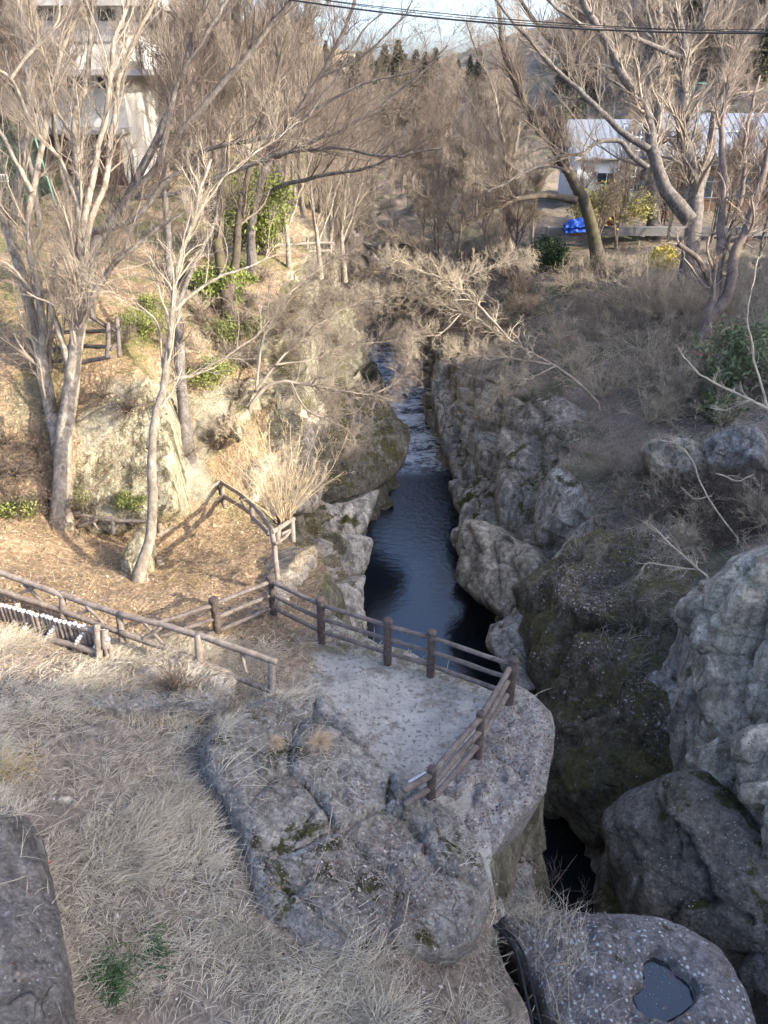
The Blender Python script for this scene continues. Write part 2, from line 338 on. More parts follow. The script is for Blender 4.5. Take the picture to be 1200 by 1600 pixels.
# ------------------------------------------------------------ the lie of the land
def rbf(pts):
    P = np.array(pts, float); n = len(P); D = np.linalg.norm(P[:, None, :2] - P[None, :, :2], axis=2)
    A = np.zeros((n + 3, n + 3)); A[:n, :n] = D - 0.15 * np.eye(n); A[:n, n] = 1; A[:n, n + 1:] = P[:, :2]; A[n, :n] = 1; A[n + 1:, :n] = P[:, :2].T
    w = np.linalg.lstsq(A, np.concatenate([P[:, 2], [0, 0, 0]]), rcond=None)[0]
    def f(x, y):
        x = np.asarray(x, float); y = np.asarray(y, float); sh = x.shape; x = x.ravel(); y = y.ravel(); out = np.empty(len(x))
        for s in range(0, len(x), 20000):
            d = np.hypot(x[s:s + 20000, None] - P[None, :, 0], y[s:s + 20000, None] - P[None, :, 1])
            out[s:s + 20000] = d @ w[:n] + w[n] + w[n + 1] * x[s:s + 20000] + w[n + 2] * y[s:s + 20000]
        return out.reshape(sh)
    return f
WATER = -9.0
LP = [tuple(W(a, b, z)) for a, b, z in [
    (0, 1600, 1.9), (120, 1600, 1.2), (300, 1600, 1.0), (600, 1600, 0.5), (100, 1350, 1.3), (300, 1350, 0.9), (0, 1150, 1.4), (200, 1150, 0.9), (100, 1030, 0.9), (0, 1010, 1.0),
    (330, 1070, 0.45), (425, 1095, 0.1), (450, 1000, 0), (600, 1060, 0), (700, 1100, 0), (560, 1100, 0.0), (650, 1190, 0), (450, 960, 0), (520, 1130, 0.05), (780, 1080, 0), (730, 1180, -0.05), (400, 1250, 0.35), (550, 1300, 0.25),
    (780, 1500, -0.7), (700, 1420, -0.1), (800, 1600, -0.8), (40, 985, 0.75), (150, 1010, 0.45), (230, 970, 0.2), (300, 920, -0.15), (200, 900, -0.15), (100, 880, 0.1), (0, 860, 0.5), (400, 900, -0.2),
    (450, 850, -0.5), (350, 790, -1.0), (270, 820, -0.9), (90, 825, 0.0), (190, 825, -0.6), (0, 800, 0.3), (480, 870, -0.45), (330, 745, -1.1), (330, 660, 0.3), (330, 570, 1.9), (330, 480, 2.8), (300, 425, 3.3),
    (400, 640, 0.2), (430, 500, 2.2), (450, 420, 2.9), (500, 390, 2.9), (250, 380, 3.6), (170, 565, 3.2), (230, 580, 3.0), (20, 570, 3.3), (100, 500, 3.6), (200, 470, 3.5), (100, 330, 4), (0, 300, 4.2), (300, 330, 4), (450, 330, 3.5), (560, 400, 1)]]
LP += [(-20, 60, 5), (-40, 40, 6), (-60, 80, 14), (-30, 120, 11), (-15, -5, 3), (-20, 10, 4), (0, -8, 1.5), (-9, 15, 1.0), (-3, 120, 6), (-2, 80, 4), (2, 150, 9), (-4, 60, 1), (-90, 180, 22), (-20, 220, 14), (-10, 20.5, 3.6), (-6.5, 19.6, 3.2), (-3, 10, 0.2)]
RP = [tuple(W(a, b, z)) for a, b, z in [
    (950, 830, -3.5), (1000, 830, -3.3), (1080, 850, -2.6), (1200, 880, -1.2), (850, 650, -3), (940, 780, -3.2), (700, 565, -4), (760, 560, -3.4), (850, 560, -2.2), (1000, 740, -2.4), (1150, 740, -1.4), (1100, 600, -1.2), (1000, 560, -1.5), (900, 560, -2),
    (1180, 520, -0.2), (850, 470, -1.3), (1000, 440, -0.5), (900, 410, -0.3), (1150, 430, -0.1), (800, 430, -1), (740, 470, -3), (1000, 362, 0.3), (880, 365, 0.2), (1190, 365, 0.3), (780, 380, 0)]]
RP += [(12, 9, 0.5), (14, 14, 1.2), (14, 2, 2), (18, 8, 3.5), (20, 25, 1.5), (26, 45, 0.6), (30, 60, 0.5), (10, 60, 0.3), (10, 80, 0.8), (40, 80, 1.5), (10, 120, 5), (26, 95, 2), (30, 112, 7), (38, 112, 12), (60, 112, 20), (48, 130, 19), (70, 140, 30), (90, 170, 34), (30, 150, 12), (15, 200, 9), (9, -6, 2), (60, 20, 6), (7.6, 9, -2.5), (8.5, 12, -2)]
hL = rbf(LP); hR = rbf(RP)
def curve(tab):
    tab = sorted(tab); ys = [a for a, _ in tab]; xs = [b for _, b in tab]
    def f(y):
        r = 0; 
        for d in (-0.5, 0, 0.5): r = r + np.interp(y + d, ys, xs)
        return r / 3
    return f
wl_ = curve([(-10, 4.3), (5, 4.0), (10, 3.8), (12.6, 3.7), (15, 3.4), (19, 1.6)] + [(W(a, b, WATER)[1], W(a, b, WATER)[0]) for a, b in [(600, 1000), (572, 960), (564, 900), (576, 830), (592, 775), (628, 730), (634, 690), (600, 620), (578, 565)]] + [(66, -5), (80, -6.3), (120, -6.8), (220, -7.8)])
wr_ = curve([(-10, 7.2), (5, 6.6), (10, 6.0), (12.6, 6.0), (15, 5.6), (19, 5.0)] + [(W(a, b, WATER)[1], W(a, b, WATER)[0]) for a, b in [(780, 990), (758, 950), (718, 900), (712, 850), (720, 800), (705, 760), (690, 700), (682, 620), (655, 565)]] + [(62, 0), (66, -4), (80, -6.2), (120, -6.7), (220, -7.7)])
cl_ = curve([(-10, 2.6), (3, 2.6), (5.6, 2.0), (6.8, 1.5), (8.2, 1.5), (9.2, 2.3), (9.9, 2.8), (10.6, 2.4), (11.2, 1.6), (12.2, 0.2), (13, -1.2), (13.8, -1.9), (16.3, -1.9), (18, -2.6), (22, -3.6), (25, -3.8), (31, -3.2), (40, -3.3), (50, -3.6), (57, -4.5), (66, -6), (80, -6.5), (120, -7), (220, -8)])
cr_ = curve([(-10, 9), (8, 7.9), (13, 7.7), (17, 7.6), (21, 7.3), (24, 7.6), (31, 6.6), (36, 4.9), (40, 3.6), (50, 3.3), (57, 3), (62, 1), (66, -3), (80, -6), (120, -6.5), (220, -7.5)])
ys = [-8.0]
while ys[-1] < 230: ys.append(ys[-1] + max(0.10, 0.0105 * math.hypot(ys[-1], 9)))
ys = np.array(ys); NY = len(ys)
def grow_steps(n, first, total):
    lo, hi = 1.0, 1.4
    for _ in range(60):
        m = (lo + hi) / 2; s = first * (m ** n - 1) / (m - 1 + 1e-12); lo, hi = (m, hi) if s < total else (lo, m)
    return np.concatenate([[0], np.cumsum(first * lo ** np.arange(n))])
gl = grow_steps(190, 0.085, 110); gr = grow_steps(170, 0.09, 130)
nc = 70; tt = np.linspace(0, 1, nc + 1)[1:-1]
XL, XR, xl, xr = cl_(ys), cr_(ys), wl_(ys), wr_(ys)
zl = hL(XL, ys); zr = hR(XR, ys)
def depthfade(y): return np.clip((67 - y) / 9, 0, 1)
wf = depthfade(ys)
bedz = WATER - 0.7
cols = []
lx = XL[:, None] - gl[::-1][None, :]; lz = hL(lx, np.repeat(ys[:, None], lx.shape[1], 1))
rx = XR[:, None] + gr[None, :]; rz = hR(rx, np.repeat(ys[:, None], rx.shape[1], 1))
prof = tt ** 0.9
clx = XL[:, None] + (xl - XL)[:, None] * (tt ** 1.15)[None, :]; botl = np.where(wf > 0, bedz * wf + (1 - wf) * (zl - 0.4), zl - 0.4)
clz = zl[:, None] + (botl - zl)[:, None] * (1 - (1 - tt) ** 1.25)[None, :]
crx = xr[:, None] + (XR - xr)[:, None] * (tt ** 0.85)[None, :]
clr_s = tt ** 1.2
crz = botl[:, None] + (zr - botl)[:, None] * clr_s[None, :]
bx = xl[:, None] + (xr - xl)[:, None] * np.linspace(0, 1, 8)[None, :]; bz = np.repeat(botl[:, None], 8, 1)
GX = np.hstack([lx, clx, bx, crx, rx]); GZ = np.hstack([lz, clz, bz, crz, rz]); GY = np.repeat(ys[:, None], GX.shape[1], 1)
nL, nB, nR_ = lx.shape[1], 8, rx.shape[1]; nC = len(tt)
rockw = np.concatenate([np.clip(1 - gl[::-1] / 0.6, 0, 1) * 0.6, np.minimum(1, 0.6 + tt * 6), np.ones(8), np.minimum(1, 0.6 + (1 - tt) * 6), np.clip(1 - gr / 1.2, 0, 1) * 0.8])
P = np.stack([GX, GY, GZ], -1).reshape(-1, 3)
w = np.repeat(rockw[None], NY, 0).ravel()
dist = np.clip(np.hypot(P[:, 1], 8) / 20, 0.6, 3)
b1, c1 = blocks(P, 0.36, 3, (1, 1, 0.5), 0.9); b2, c2 = blocks(P, 0.8, 8, (1, 1, 0.6), 0.8)
side = np.where(np.arange(GX.shape[1]) < nL + nC + 4, 1.0, -1.0)[None].repeat(NY, 0).ravel()
outw = np.stack([side * 0.9, -0.35 * np.ones_like(side), 0.3 * np.ones_like(side)], 1)
nearplat = np.clip(1 - np.hypot((P[:, 0] - 0.8) / 2.4, (P[:, 1] - 10.5) / 2.2), 0, 1)
amp = w * 0.9 * np.clip((P[:, 1] - 9.5) / 6, 0.4, 1)
D = outw * ((b1 * 1.3 + b2 * 0.6 - c1 * 0.28 - c2 * 0.12 + fbm(P, 0.5, 4, 2) * 0.22) * amp)[:, None]
far = np.clip((P[:, 1] - 25) / 60, 0, 1)
D[:, 2] += (1 - w) * (fbm(P, 0.55, 5, 21) * (0.16 + 0.5 * far) + fbm(P, 2.4, 3, 22) * 0.05) * (1 - 0.8 * np.clip(nearplat * 3, 0, 1))
P2 = P + D
Pg = P2.reshape(NY, -1, 3)
def sheet(name, c0, c1_, mat, y0=0):
    G = Pg[:, c0:c1_]; n, m = G.shape[:2]; idx = np.arange(n * m).reshape(n, m)
    F = np.stack([idx[:-1, :-1], idx[:-1, 1:], idx[1:, 1:], idx[1:, :-1]], -1).reshape(-1, 4)
    o = link(name, mesh_np(name, G.reshape(-1, 3), F, mat)); o['kind'] = 'structure'; return o
g_left = sheet('left_bank', 0, nL, M['left_ground']); g_lc = sheet('left_cliff', nL - 1, nL + nC + 1, rock_mat('rock_left_moss_shade', (0.075, 0.07, 0.055), (0.25, 0.235, 0.19), 0.62, 0.15, 0, 0.6, 0.55, ((0.045, 0.042, 0.02), (0.14, 0.125, 0.055)), bump=0.35))  # left cliff: mossy, and its base colour darkened to stand for shade
g_bed = sheet('riverbed', nL + nC, nL + nC + nB, M['rock_dark']); g_rc = sheet('right_cliff', nL + nC + nB - 1, nL + nC + nB + nC + 1, M['rock_cliff'])
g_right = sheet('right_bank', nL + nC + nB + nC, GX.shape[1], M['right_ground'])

# water: a real surface with ripples, foam in the rapids
def water_mat():
    t = NT('river_water'); t.b.inputs['Specular IOR Level'].default_value = 0.5; t.b.inputs['IOR'].default_value = 1.95
    y = t.sep()[1]; x = t.sep()[0]
    calm = t.step(y, 27, 36)
    rip = t.noise(2.6, 4, 0.6, 0.6, co=t.sc((1.0, 1.7, 1))); rip2 = t.noise(7, 4, 0.6, 0.4, co=t.sc((1.0, 1.5, 1))); slow = t.noise(0.9, 3)
    amp = t.math('ADD', 0.16, t.math('MULTIPLY', calm, 0.9))
    h = t.math('MULTIPLY', t.math('ADD', rip, t.math('MULTIPLY', rip2, 0.35)), amp)
    fo = t.math('ADD', t.math('MULTIPLY', t.noise(2.2, 7, 0.75, 0.5, co=t.sc((0.8, 1.6, 1))), 1.0), t.math('MULTIPLY', t.noise(0.55, 3, co=t.sc((0.3, 1.3, 1))), 0.5))
    band = t.step(y, 36.5, 38.0)
    fm = t.math('MULTIPLY', t.step(fo, 0.66, 0.84), band)
    b2 = t.math('MULTIPLY', t.step(y, 37.0, 37.8), t.step(y, 40.2, 38.8)); fm = t.math('MAXIMUM', fm, t.math('MULTIPLY', b2, t.math('MULTIPLY', t.step(t.math('ADD', fo, t.math('MULTIPLY', t.step(x, 3.0, 1.0), 0.12)), 0.66, 0.92), 0.8)))
    col = t.mix(fm, (0.009, 0.014, 0.021), (0.80, 0.85, 0.90))
    r = t.math('ADD', 0.06, t.math('MULTIPLY', fm, 0.6))
    return t.done(col, r, t.bump(h, 0.55, 0.12))
wx0 = -16; wy = np.concatenate([np.arange(-8, 30, 0.4), np.arange(30, 56, 0.15), np.arange(56, 90, 1.0)]); wxs = np.arange(-16, 9.01, 0.2)
wX, wY = np.meshgrid(wxs, wy); Pw = np.stack([wX, wY, np.full_like(wX, WATER)], -1).reshape(-1, 3)
rp = np.clip((Pw[:, 1] - 36.5) / 2, 0, 1); Pw[:, 2] += rp * (0.22 + fbm(Pw * np.array([1, 1.6, 1]), 0.9, 3, 4) * 0.16)
idx = np.arange(len(Pw)).reshape(wX.shape); Fw = np.stack([idx[:-1, :-1], idx[:-1, 1:], idx[1:, 1:], idx[1:, :-1]], -1).reshape(-1, 4)
wo = link('river_water', mesh_np('river_water', Pw, Fw, water_mat())); wo['kind'] = 'structure'

# unseen ridge added right of and behind the camera, shaped to shade the gorge
hy = np.arange(-60, 46, 1.5); hx = np.linspace(17, 75, 40)
HX, HY = np.meshgrid(hx, hy)
crest = np.interp(HY, [-60, -9, -4.2, -3.0, 1.0, 4, 7, 12, 20, 34, 42, 46], [24, 22, 19.5, 16.3, 15, 14.3, 14.4, 14.6, 13.4, 12, 8, 1.0])
HZ = crest * np.clip((HX - 17 - np.clip(HY * 0.28, 0, 99)) / 8, 0, 1) ** 0.8
Ph = np.stack([HX, HY, HZ], -1).reshape(-1, 3); Ph[:, 2] += fbm(Ph, 0.25, 4, 77) * 0.7 - 0.4
idx = np.arange(len(Ph)).reshape(HX.shape); Fh = np.stack([idx[:-1, :-1], idx[:-1, 1:], idx[1:, 1:], idx[1:, :-1]], -1).reshape(-1, 4)
ho = link('shade_ridge', mesh_np('shade_ridge', Ph, Fh, M['right_ground'])); ho['kind'] = 'structure'

# ------------------------------------------------------------ rocks: outline on a plane in the place, swelled to both sides and broken up
def inpoly(x, y, poly):
    poly = np.asarray(poly, float); n = len(poly); c = np.zeros(len(x), bool); j = n - 1
    for i in range(n):
        xi, yi = poly[i]; xj, yj = poly[j]
        m = ((yi > y) != (yj > y)) & (x < (xj - xi) * (y - yi) / ((yj - yi) if yj != yi else 1e-9) + xi); c ^= m; j = i
    return c
def edged(x, y, poly):
    d = np.full(len(x), 1e9); n = len(poly)
    for i in range(n):
        a = np.array(poly[i]); b = np.array(poly[(i + 1) % n]); ab = b - a; q = ((x - a[0]) * ab[0] + (y - a[1]) * ab[1]) / (ab @ ab + 1e-12); q = np.clip(q, 0, 1)
        d = np.minimum(d, np.hypot(x - a[0] - q * ab[0], y - a[1] - q * ab[1]))
    return d
ROCKS = []
def rock(label, outline, plane, bulge, back, Rr, mat, step=0.1, amp=0.12, blk=0.12, bscale=0.9, seed=0, cat='rock', name='rock', backdir=None, custom=None, pw=2.0, group=None, rough=0.35, crk=0.6, bill=1.0, vst=1.0):
    a, b, c = [W(p[0], p[1], t=p[2]) for p in plane]
    n = np.cross(b - a, c - a); n /= np.linalg.norm(n)
    if n @ (CAM - a) < 0: n = -n
    U = np.cross([0, 0, 1.0], n); 
    if np.linalg.norm(U) < 0.1: U = np.array([1.0, 0, 0])
    U /= np.linalg.norm(U); V = np.cross(n, U)
    def onplane(px, py):
        d = ray(px, py); t = ((a - CAM) @ n) / (d @ n); return CAM + d * t
    O2 = np.array([((onplane(*p) - a) @ U, (onplane(*p) - a) @ V) for p in outline])
    # denser, slightly ragged outline
    Q = []
    nO = len(O2)
    for i in range(nO):
        p0, p1, p2, p3 = O2[i - 1], O2[i], O2[(i + 1) % nO], O2[(i + 2) % nO]; m = max(2, int(np.linalg.norm(p2 - p1) / step))
        for k in range(m):
            f = k / m; q = 0.5 * (2 * p1 + (p2 - p0) * f + (2 * p0 - 5 * p1 + 4 * p2 - p3) * f * f + (3 * p1 - p0 - 3 * p2 + p3) * f ** 3); Q.append(0.5 * q + 0.5 * (p1 + (p2 - p1) * f))
    Q = np.array(Q); q3 = np.c_[Q, np.full(len(Q), seed * 3.7)]
    Q = Q + np.stack([fbm(q3, 1.2, 4, seed), fbm(q3, 1.2, 4, seed + 5)], 1) * amp * rough
    x0, y0 = Q.min(0); x1, y1 = Q.max(0)
    gx, gy = np.meshgrid(np.arange(x0, x1, step), np.arange(y0, y1, step)); gx = gx + (np.arange(gx.shape[0]) % 2)[:, None] * step / 2
    gx = gx.ravel(); gy = gy.ravel(); gx = gx + rng.uniform(-.15, .15, len(gx)) * step; gy = gy + rng.uniform(-.15, .15, len(gy)) * step
    ok = inpoly(gx, gy, Q); gx, gy = gx[ok], gy[ok]; ed = edged(gx, gy, Q); ok = ed > step * 0.45; gx, gy = gx[ok], gy[ok]
    pts = np.vstack([Q, np.c_[gx, gy]]); nQ = len(Q)
    vo, eo, fo, *_ = geometry.delaunay_2d_cdt([Vector(p) for p in pts], [(i, (i + 1) % nQ) for i in range(nQ)], [], 1, 1e-6)
    v2 = np.array([tuple(v) for v in vo]); F = np.array([f for f in fo if len(f) == 3])
    ed = edged(v2[:, 0], v2[:, 1], Q); bd = ed < 1e-4
    s = np.clip(ed / Rr, 0, 1); h = (1 - (1 - s) ** pw) ** (1 / pw)
    base3 = a + v2[:, :1] * U + v2[:, 1:] * V
    ndown = -n if backdir is None else np.array(backdir, float) / np.linalg.norm(backdir)
    front = base3 + n * (h * bulge)[:, None]
    hb = (1 - (1 - s) ** 3) ** (1 / 3)
    bk = base3 + ndown * (hb * back)[:, None]
    if custom is not None: front = custom(front, base3, v2, s, U, V, n)
    inner = np.where(~bd)[0]; mp = np.arange(len(v2)); mp[inner] = len(v2) + np.arange(len(inner))
    V3 = np.vstack([front, bk[inner]]); F3 = np.vstack([F, mp[F][:, ::-1]])
    e1 = v2[F[:, 1]] - v2[F[:, 0]]; e2 = v2[F[:, 2]] - v2[F[:, 0]]
    if (e1[:, 0] * e2[:, 1] - e1[:, 1] * e2[:, 0]).mean() < 0: F3 = F3[:, ::-1]
    Vs = V3 * np.array([1, 1, vst]); bo, ck = blocks(Vs, bscale, seed * 7 + 1, (1, 1, 1.2)); b2, c2_ = blocks(Vs, bscale * 2.7, seed * 7 + 4, (1, 1, 1.3))
    disp = bo * blk + b2 * blk * 0.35 - ck * blk * crk * 0.5 - c2_ * blk * 0.15 + fbm(Vs, 0.9, 5, seed + 11, 0.55) * amp * 0.6 + (np.abs(fbm(Vs, 0.75 / max(0.35, bulge), 3, seed + 13, 0.45)) - 0.3) * 2.2 * amp * bill
    gw = np.concatenate([0.35 + 0.65 * s, np.ones(len(inner))])
    outd = np.vstack([np.repeat(n[None], len(v2), 0), np.repeat(ndown[None], len(inner), 0)])
    nv = np.stack([fbm(V3, 0.8, 3, seed + 60 + k) for k in range(3)], 1) * amp * 0.4
    V3 = V3 + outd * (disp * gw)[:, None] + nv
    me = mesh_np(name, V3, F3, mat); o = link(name, me); tag(o, label, cat, group); ROCKS.append(o)
    c3 = V3.mean(0); me.transform(Matrix.Translation(-Vector(c3))); o.location = c3
    return o

# --- rocks along the gorge (t = depth along the view axis at each plane point)
def T(px, py, z): return (px, py, (z - CAM[2]) / ray(px, py)[2])
rock('mossy overhanging boulder leaning over the river from the left bank', [(452, 650), (490, 622), (540, 612), (585, 628), (612, 655), (636, 690), (630, 728), (604, 752), (580, 778), (545, 790), (505, 792), (470, 770), (446, 715)],
     [(470, 640, 34), (630, 700, 36), (540, 780, 32.5)], 1.1, 3.5, 1.6, M['rock_moss'], 0.10, 0.22, 0.4, 0.45, 1, 'boulder', 'boulder', vst=0.7, backdir=(-0.7, 0.3, -0.6))
rock('fractured grey cliff block directly under the mossy overhanging boulder', [(485, 785), (530, 792), (590, 765), (582, 800), (570, 835), (545, 845), (495, 850), (478, 820)],
     [(490, 800, 29.5), (585, 790, 31), (520, 840, 29)], 0.5, 2.5, 0.6, M['rock_cliff'], 0.09, 0.06, 0.35, 1.0, 2, 'rock', 'rock', backdir=(-0.6, 0.7, -0.4))
rock('rounded middle block of the grey left gorge wall beside the calm pool', [(488, 842), (540, 836), (577, 842), (578, 868), (566, 900), (520, 915), (488, 905), (478, 870)],
     [(490, 850, 27.5), (575, 850, 29), (520, 900, 27.5)], 0.6, 2.5, 0.6, M['rock_cliff'], 0.08, 0.06, 0.3, 0.9, 3, 'rock', 'rock', backdir=(-0.6, 0.7, -0.4))
rock('lowest pale block of the left gorge wall behind the railing', [(480, 905), (525, 912), (566, 896), (562, 930), (568, 975), (560, 1030), (500, 1030), (470, 960)],
     [(490, 910, 25.5), (565, 920, 27), (520, 990, 25.5)], 0.5, 2.5, 0.6, M['rock_cliff'], 0.08, 0.06, 0.3, 0.9, 4, 'rock', 'rock', backdir=(-0.6, 0.7, -0.4))
rock('pale grey sunlit-topped rock face at the end of the leafy bank behind the corner post', [(432, 905), (455, 872), (482, 856), (496, 868), (494, 895), (482, 930), (490, 975), (460, 990), (428, 960)],
     [(440, 900, 17.6), (492, 880, 18.6), (470, 960, 17.2)], 0.25, 1.5, 0.4, M['rock_pale'], 0.06, 0.08, 0.12, 1.4, 5, 'rock', 'rock', backdir=(-0.6, 0.7, -0.4))
rock('blue grey jagged rock between the leafy slope and the mossy boulder', [(370, 745), (400, 700), (440, 660), (480, 632), (508, 650), (512, 680), (480, 705), (505, 740), (500, 790), (455, 800), (420, 800), (385, 780)],
     [(385, 750, 24), (500, 650, 32), (450, 790, 24)], 0.5, 2.5, 0.8, M['rock_pale'], 0.11, 0.2, 0.3, 0.9, 6, 'rock', 'rock', backdir=(-0.5, 0.6, -0.6))
# right wall
rock('tall grooved grey cliff at the far right edge of the rapids', [(676, 585), (700, 572), (740, 580), (775, 612), (800, 650), (798, 700), (778, 745), (745, 772), (714, 762), (700, 722), (690, 690), (680, 640)],
     [(682, 600, 43), (790, 640, 39), (720, 760, 37.5)], 0.8, 4, 1.0, M['rock_cliff'], 0.10, 0.08, 1.0, 0.42, 11, 'cliff', 'cliff_rock', vst=0.45, bill=0.0, backdir=(0.7, 0.3, -0.2))
rock('lichen streaked crag on the right bank above the bent gorge wall', [(788, 655), (830, 632), (880, 622), (925, 648), (948, 700), (955, 755), (930, 800), (880, 845), (850, 862), (815, 862), (790, 832), (776, 780)],
     [(795, 680, 34.5), (940, 700, 31), (850, 850, 30)], 0.9, 4, 1.2, rock_mat('rock_lichen', (0.12, 0.113, 0.105), (0.38, 0.355, 0.33), 0.35, 0.4, 0.0, 0.7, 0.4, bump=0.4), 0.09, 0.08, 1.0, 0.42, 12, 'crag', 'crag', vst=0.6, bill=0.1, backdir=(0.7, 0.5, -0.4))
rock('wedge of stacked grey stones at the waterline under the grooved cliff', [(700, 765), (735, 755), (775, 750), (800, 790), (800, 835), (765, 850), (735, 840), (712, 855), (722, 815), (708, 790)],
     [(705, 775, 36.5), (795, 790, 33), (740, 845, 32.5)], 0.5, 3, 0.5, M['rock_cliff'], 0.08, 0.15, 0.3, 1.1, 13, 'rock', 'rock', backdir=(0.7, 0.5, -0.4))
rock('smooth bulging pale grey rocks on the right of the calm pool', [(710, 850), (735, 815), (765, 820), (790, 838), (830, 850), (846, 868), (842, 905), (812, 940), (790, 968), (765, 952), (740, 935), (714, 908), (722, 880)],
     [(715, 870, 31), (840, 880, 28), (775, 955, 28)], 0.9, 3, 1.0, M['rock_pale'], 0.08, 0.06, 0.8, 0.5, 14, 'rock', 'rock', vst=0.7, bill=0.3, backdir=(0.7, 0.5, -0.4))
rock('smooth thin rock fin running down to the pool behind the railing corner', [(898, 840), (940, 800), (952, 812), (915, 868), (868, 915), (832, 965), (822, 1010), (822, 1075), (800, 1080), (775, 1030), (760, 1010), (768, 985), (800, 965), (835, 920), (862, 880)],
     [(940, 805, 27), (800, 970, 26), (800, 1060, 24)], 0.35, 2.5, 0.4, M['rock_cliff'], 0.08, 0.08, 0.1, 1.0, 15, 'rock', 'rock', backdir=(0.7, 0.5, -0.4))
rock('huge mossy slab strewn with dead leaves sloping down to the dark hole', [(818, 945), (850, 900), (900, 858), (945, 825), (1000, 832), (1060, 850), (1110, 880), (1120, 960), (1100, 1030), (1120, 1110), (1130, 1200), (1060, 1250), (985, 1310), (920, 1315), (880, 1285), (845, 1270), (850, 1180), (835, 1100), (815, 1040)],
     [(945, 830, 25.2), (870, 1270, 21.6), (1100, 1000, 20.8)], 1.1, 4, 2.2, M['rock_slab'], 0.08, 0.42, 0.22, 0.35, 16, 'rock slab', 'rock_slab', crk=0.2, vst=0.7, backdir=(0.7, 0.6, -0.7))
rock('tall pale craggy outcrop with white lichen at the right edge below the brush', [(1085, 960), (1095, 930), (1115, 905), (1150, 900), (1185, 870), (1230, 850), (1300, 850), (1310, 1500), (1230, 1480), (1190, 1350), (1150, 1270), (1118, 1200), (1130, 1130), (1120, 1060), (1100, 1010)],
     [(1088, 950, 19.4), (1290, 900, 15.5), (1170, 1300, 16.6)], 0.9, 3.5, 0.9, M['rock_pale'], 0.065, 0.15, 0.95, 0.55, 17, 'outcrop', 'outcrop', bill=0.2, vst=0.5, backdir=(0.8, 0.5, -0.3), rough=0.9)
rock('small greenish flake of rock hanging beside the pale outcrop', [(1068, 1055), (1090, 1030), (1112, 1060), (1128, 1100), (1120, 1150), (1105, 1160), (1085, 1110)],
     [(1070, 1055, 18.9), (1125, 1100, 18.2), (1100, 1150, 18.2)], 0.35, 1.5, 0.3, M['rock_pale'], 0.06, 0.1, 0.15, 1.3, 18, 'rock', 'rock', backdir=(0.8, 0.5, -0.3))
rock('great rounded dark boulder with bluish lichen right of the dark hole', [(944, 1290), (950, 1258), (985, 1230), (1040, 1205), (1095, 1200), (1130, 1230), (1190, 1290), (1260, 1330), (1290, 1400), (1290, 1560), (1210, 1510), (1150, 1490), (1090, 1480), (1020, 1470), (975, 1420), (958, 1350)],
     [(948, 1280, 17.6), (1250, 1360, 14.8), (1040, 1460, 16.2)], 1.1, 3, 1.6, rock_mat('rock_boulder', (0.10, 0.092, 0.085), (0.28, 0.26, 0.24), 0.45, 0.45, 0.1, 0.8), 0.07, 0.16, 0.3, 0.5, 19, 'boulder', 'boulder', backdir=(0.7, 0.4, -0.7))
rock('smaller smooth boulder tucked under the great rounded one by the dark hole', [(932, 1345), (950, 1325), (985, 1350), (1010, 1420), (1030, 1470), (985, 1480), (935, 1460), (925, 1400)],
     [(930, 1350, 18.2), (1010, 1380, 17.8), (960, 1460, 17.4)], 0.5, 2, 0.7, M['rock_moss'], 0.08, 0.1, 0.06, 0.6, 20, 'boulder', 'boulder', backdir=(0.6, 0.4, -0.8))
for k, (o, lab) in enumerate([([(1165, 1450), (1215, 1420), (1270, 1450), (1270, 1520), (1200, 1490), (1170, 1475)], 'upper of two rounded stones wedged at the lower right edge'), ([(1155, 1500), (1190, 1475), (1270, 1500), (1270, 1570), (1200, 1545), (1160, 1530)], 'lower of two rounded stones wedged at the lower right edge')]):
    rock(lab, o, [(1165, 1460 + 45 * k, 14.6), (1265, 1470 + 45 * k, 13.8), (1200, 1500 + 40 * k, 14.4)], 0.35, 1.5, 0.4, M['rock_dark'], 0.06, 0.08, 0.06, 1.2, 21 + k, 'stone', 'stone', backdir=(0.6, 0.3, -0.8))
rock('blocky pale boulder under the brush high on the right bank', [(1003, 712), (1022, 692), (1058, 684), (1090, 690), (1100, 715), (1092, 742), (1050, 752), (1020, 745)],
     [(1005, 712, 26.5), (1098, 705, 25.2), (1050, 750, 25.6)], 0.45, 1.8, 0.3, M['rock_pale'], 0.06, 0.16, 0.3, 1.1, 24, 'boulder', 'boulder')
rock('lichen blotched boulder touching the blocky one at the right edge', [(1100, 700), (1130, 672), (1180, 665), (1200, 690), (1190, 722), (1150, 735), (1108, 738)],
     [(1105, 705, 25), (1195, 690, 24), (1150, 735, 24.3)], 0.45, 1.8, 0.3, M['rock_gray'], 0.06, 0.16, 0.3, 1.1, 25, 'boulder', 'boulder')

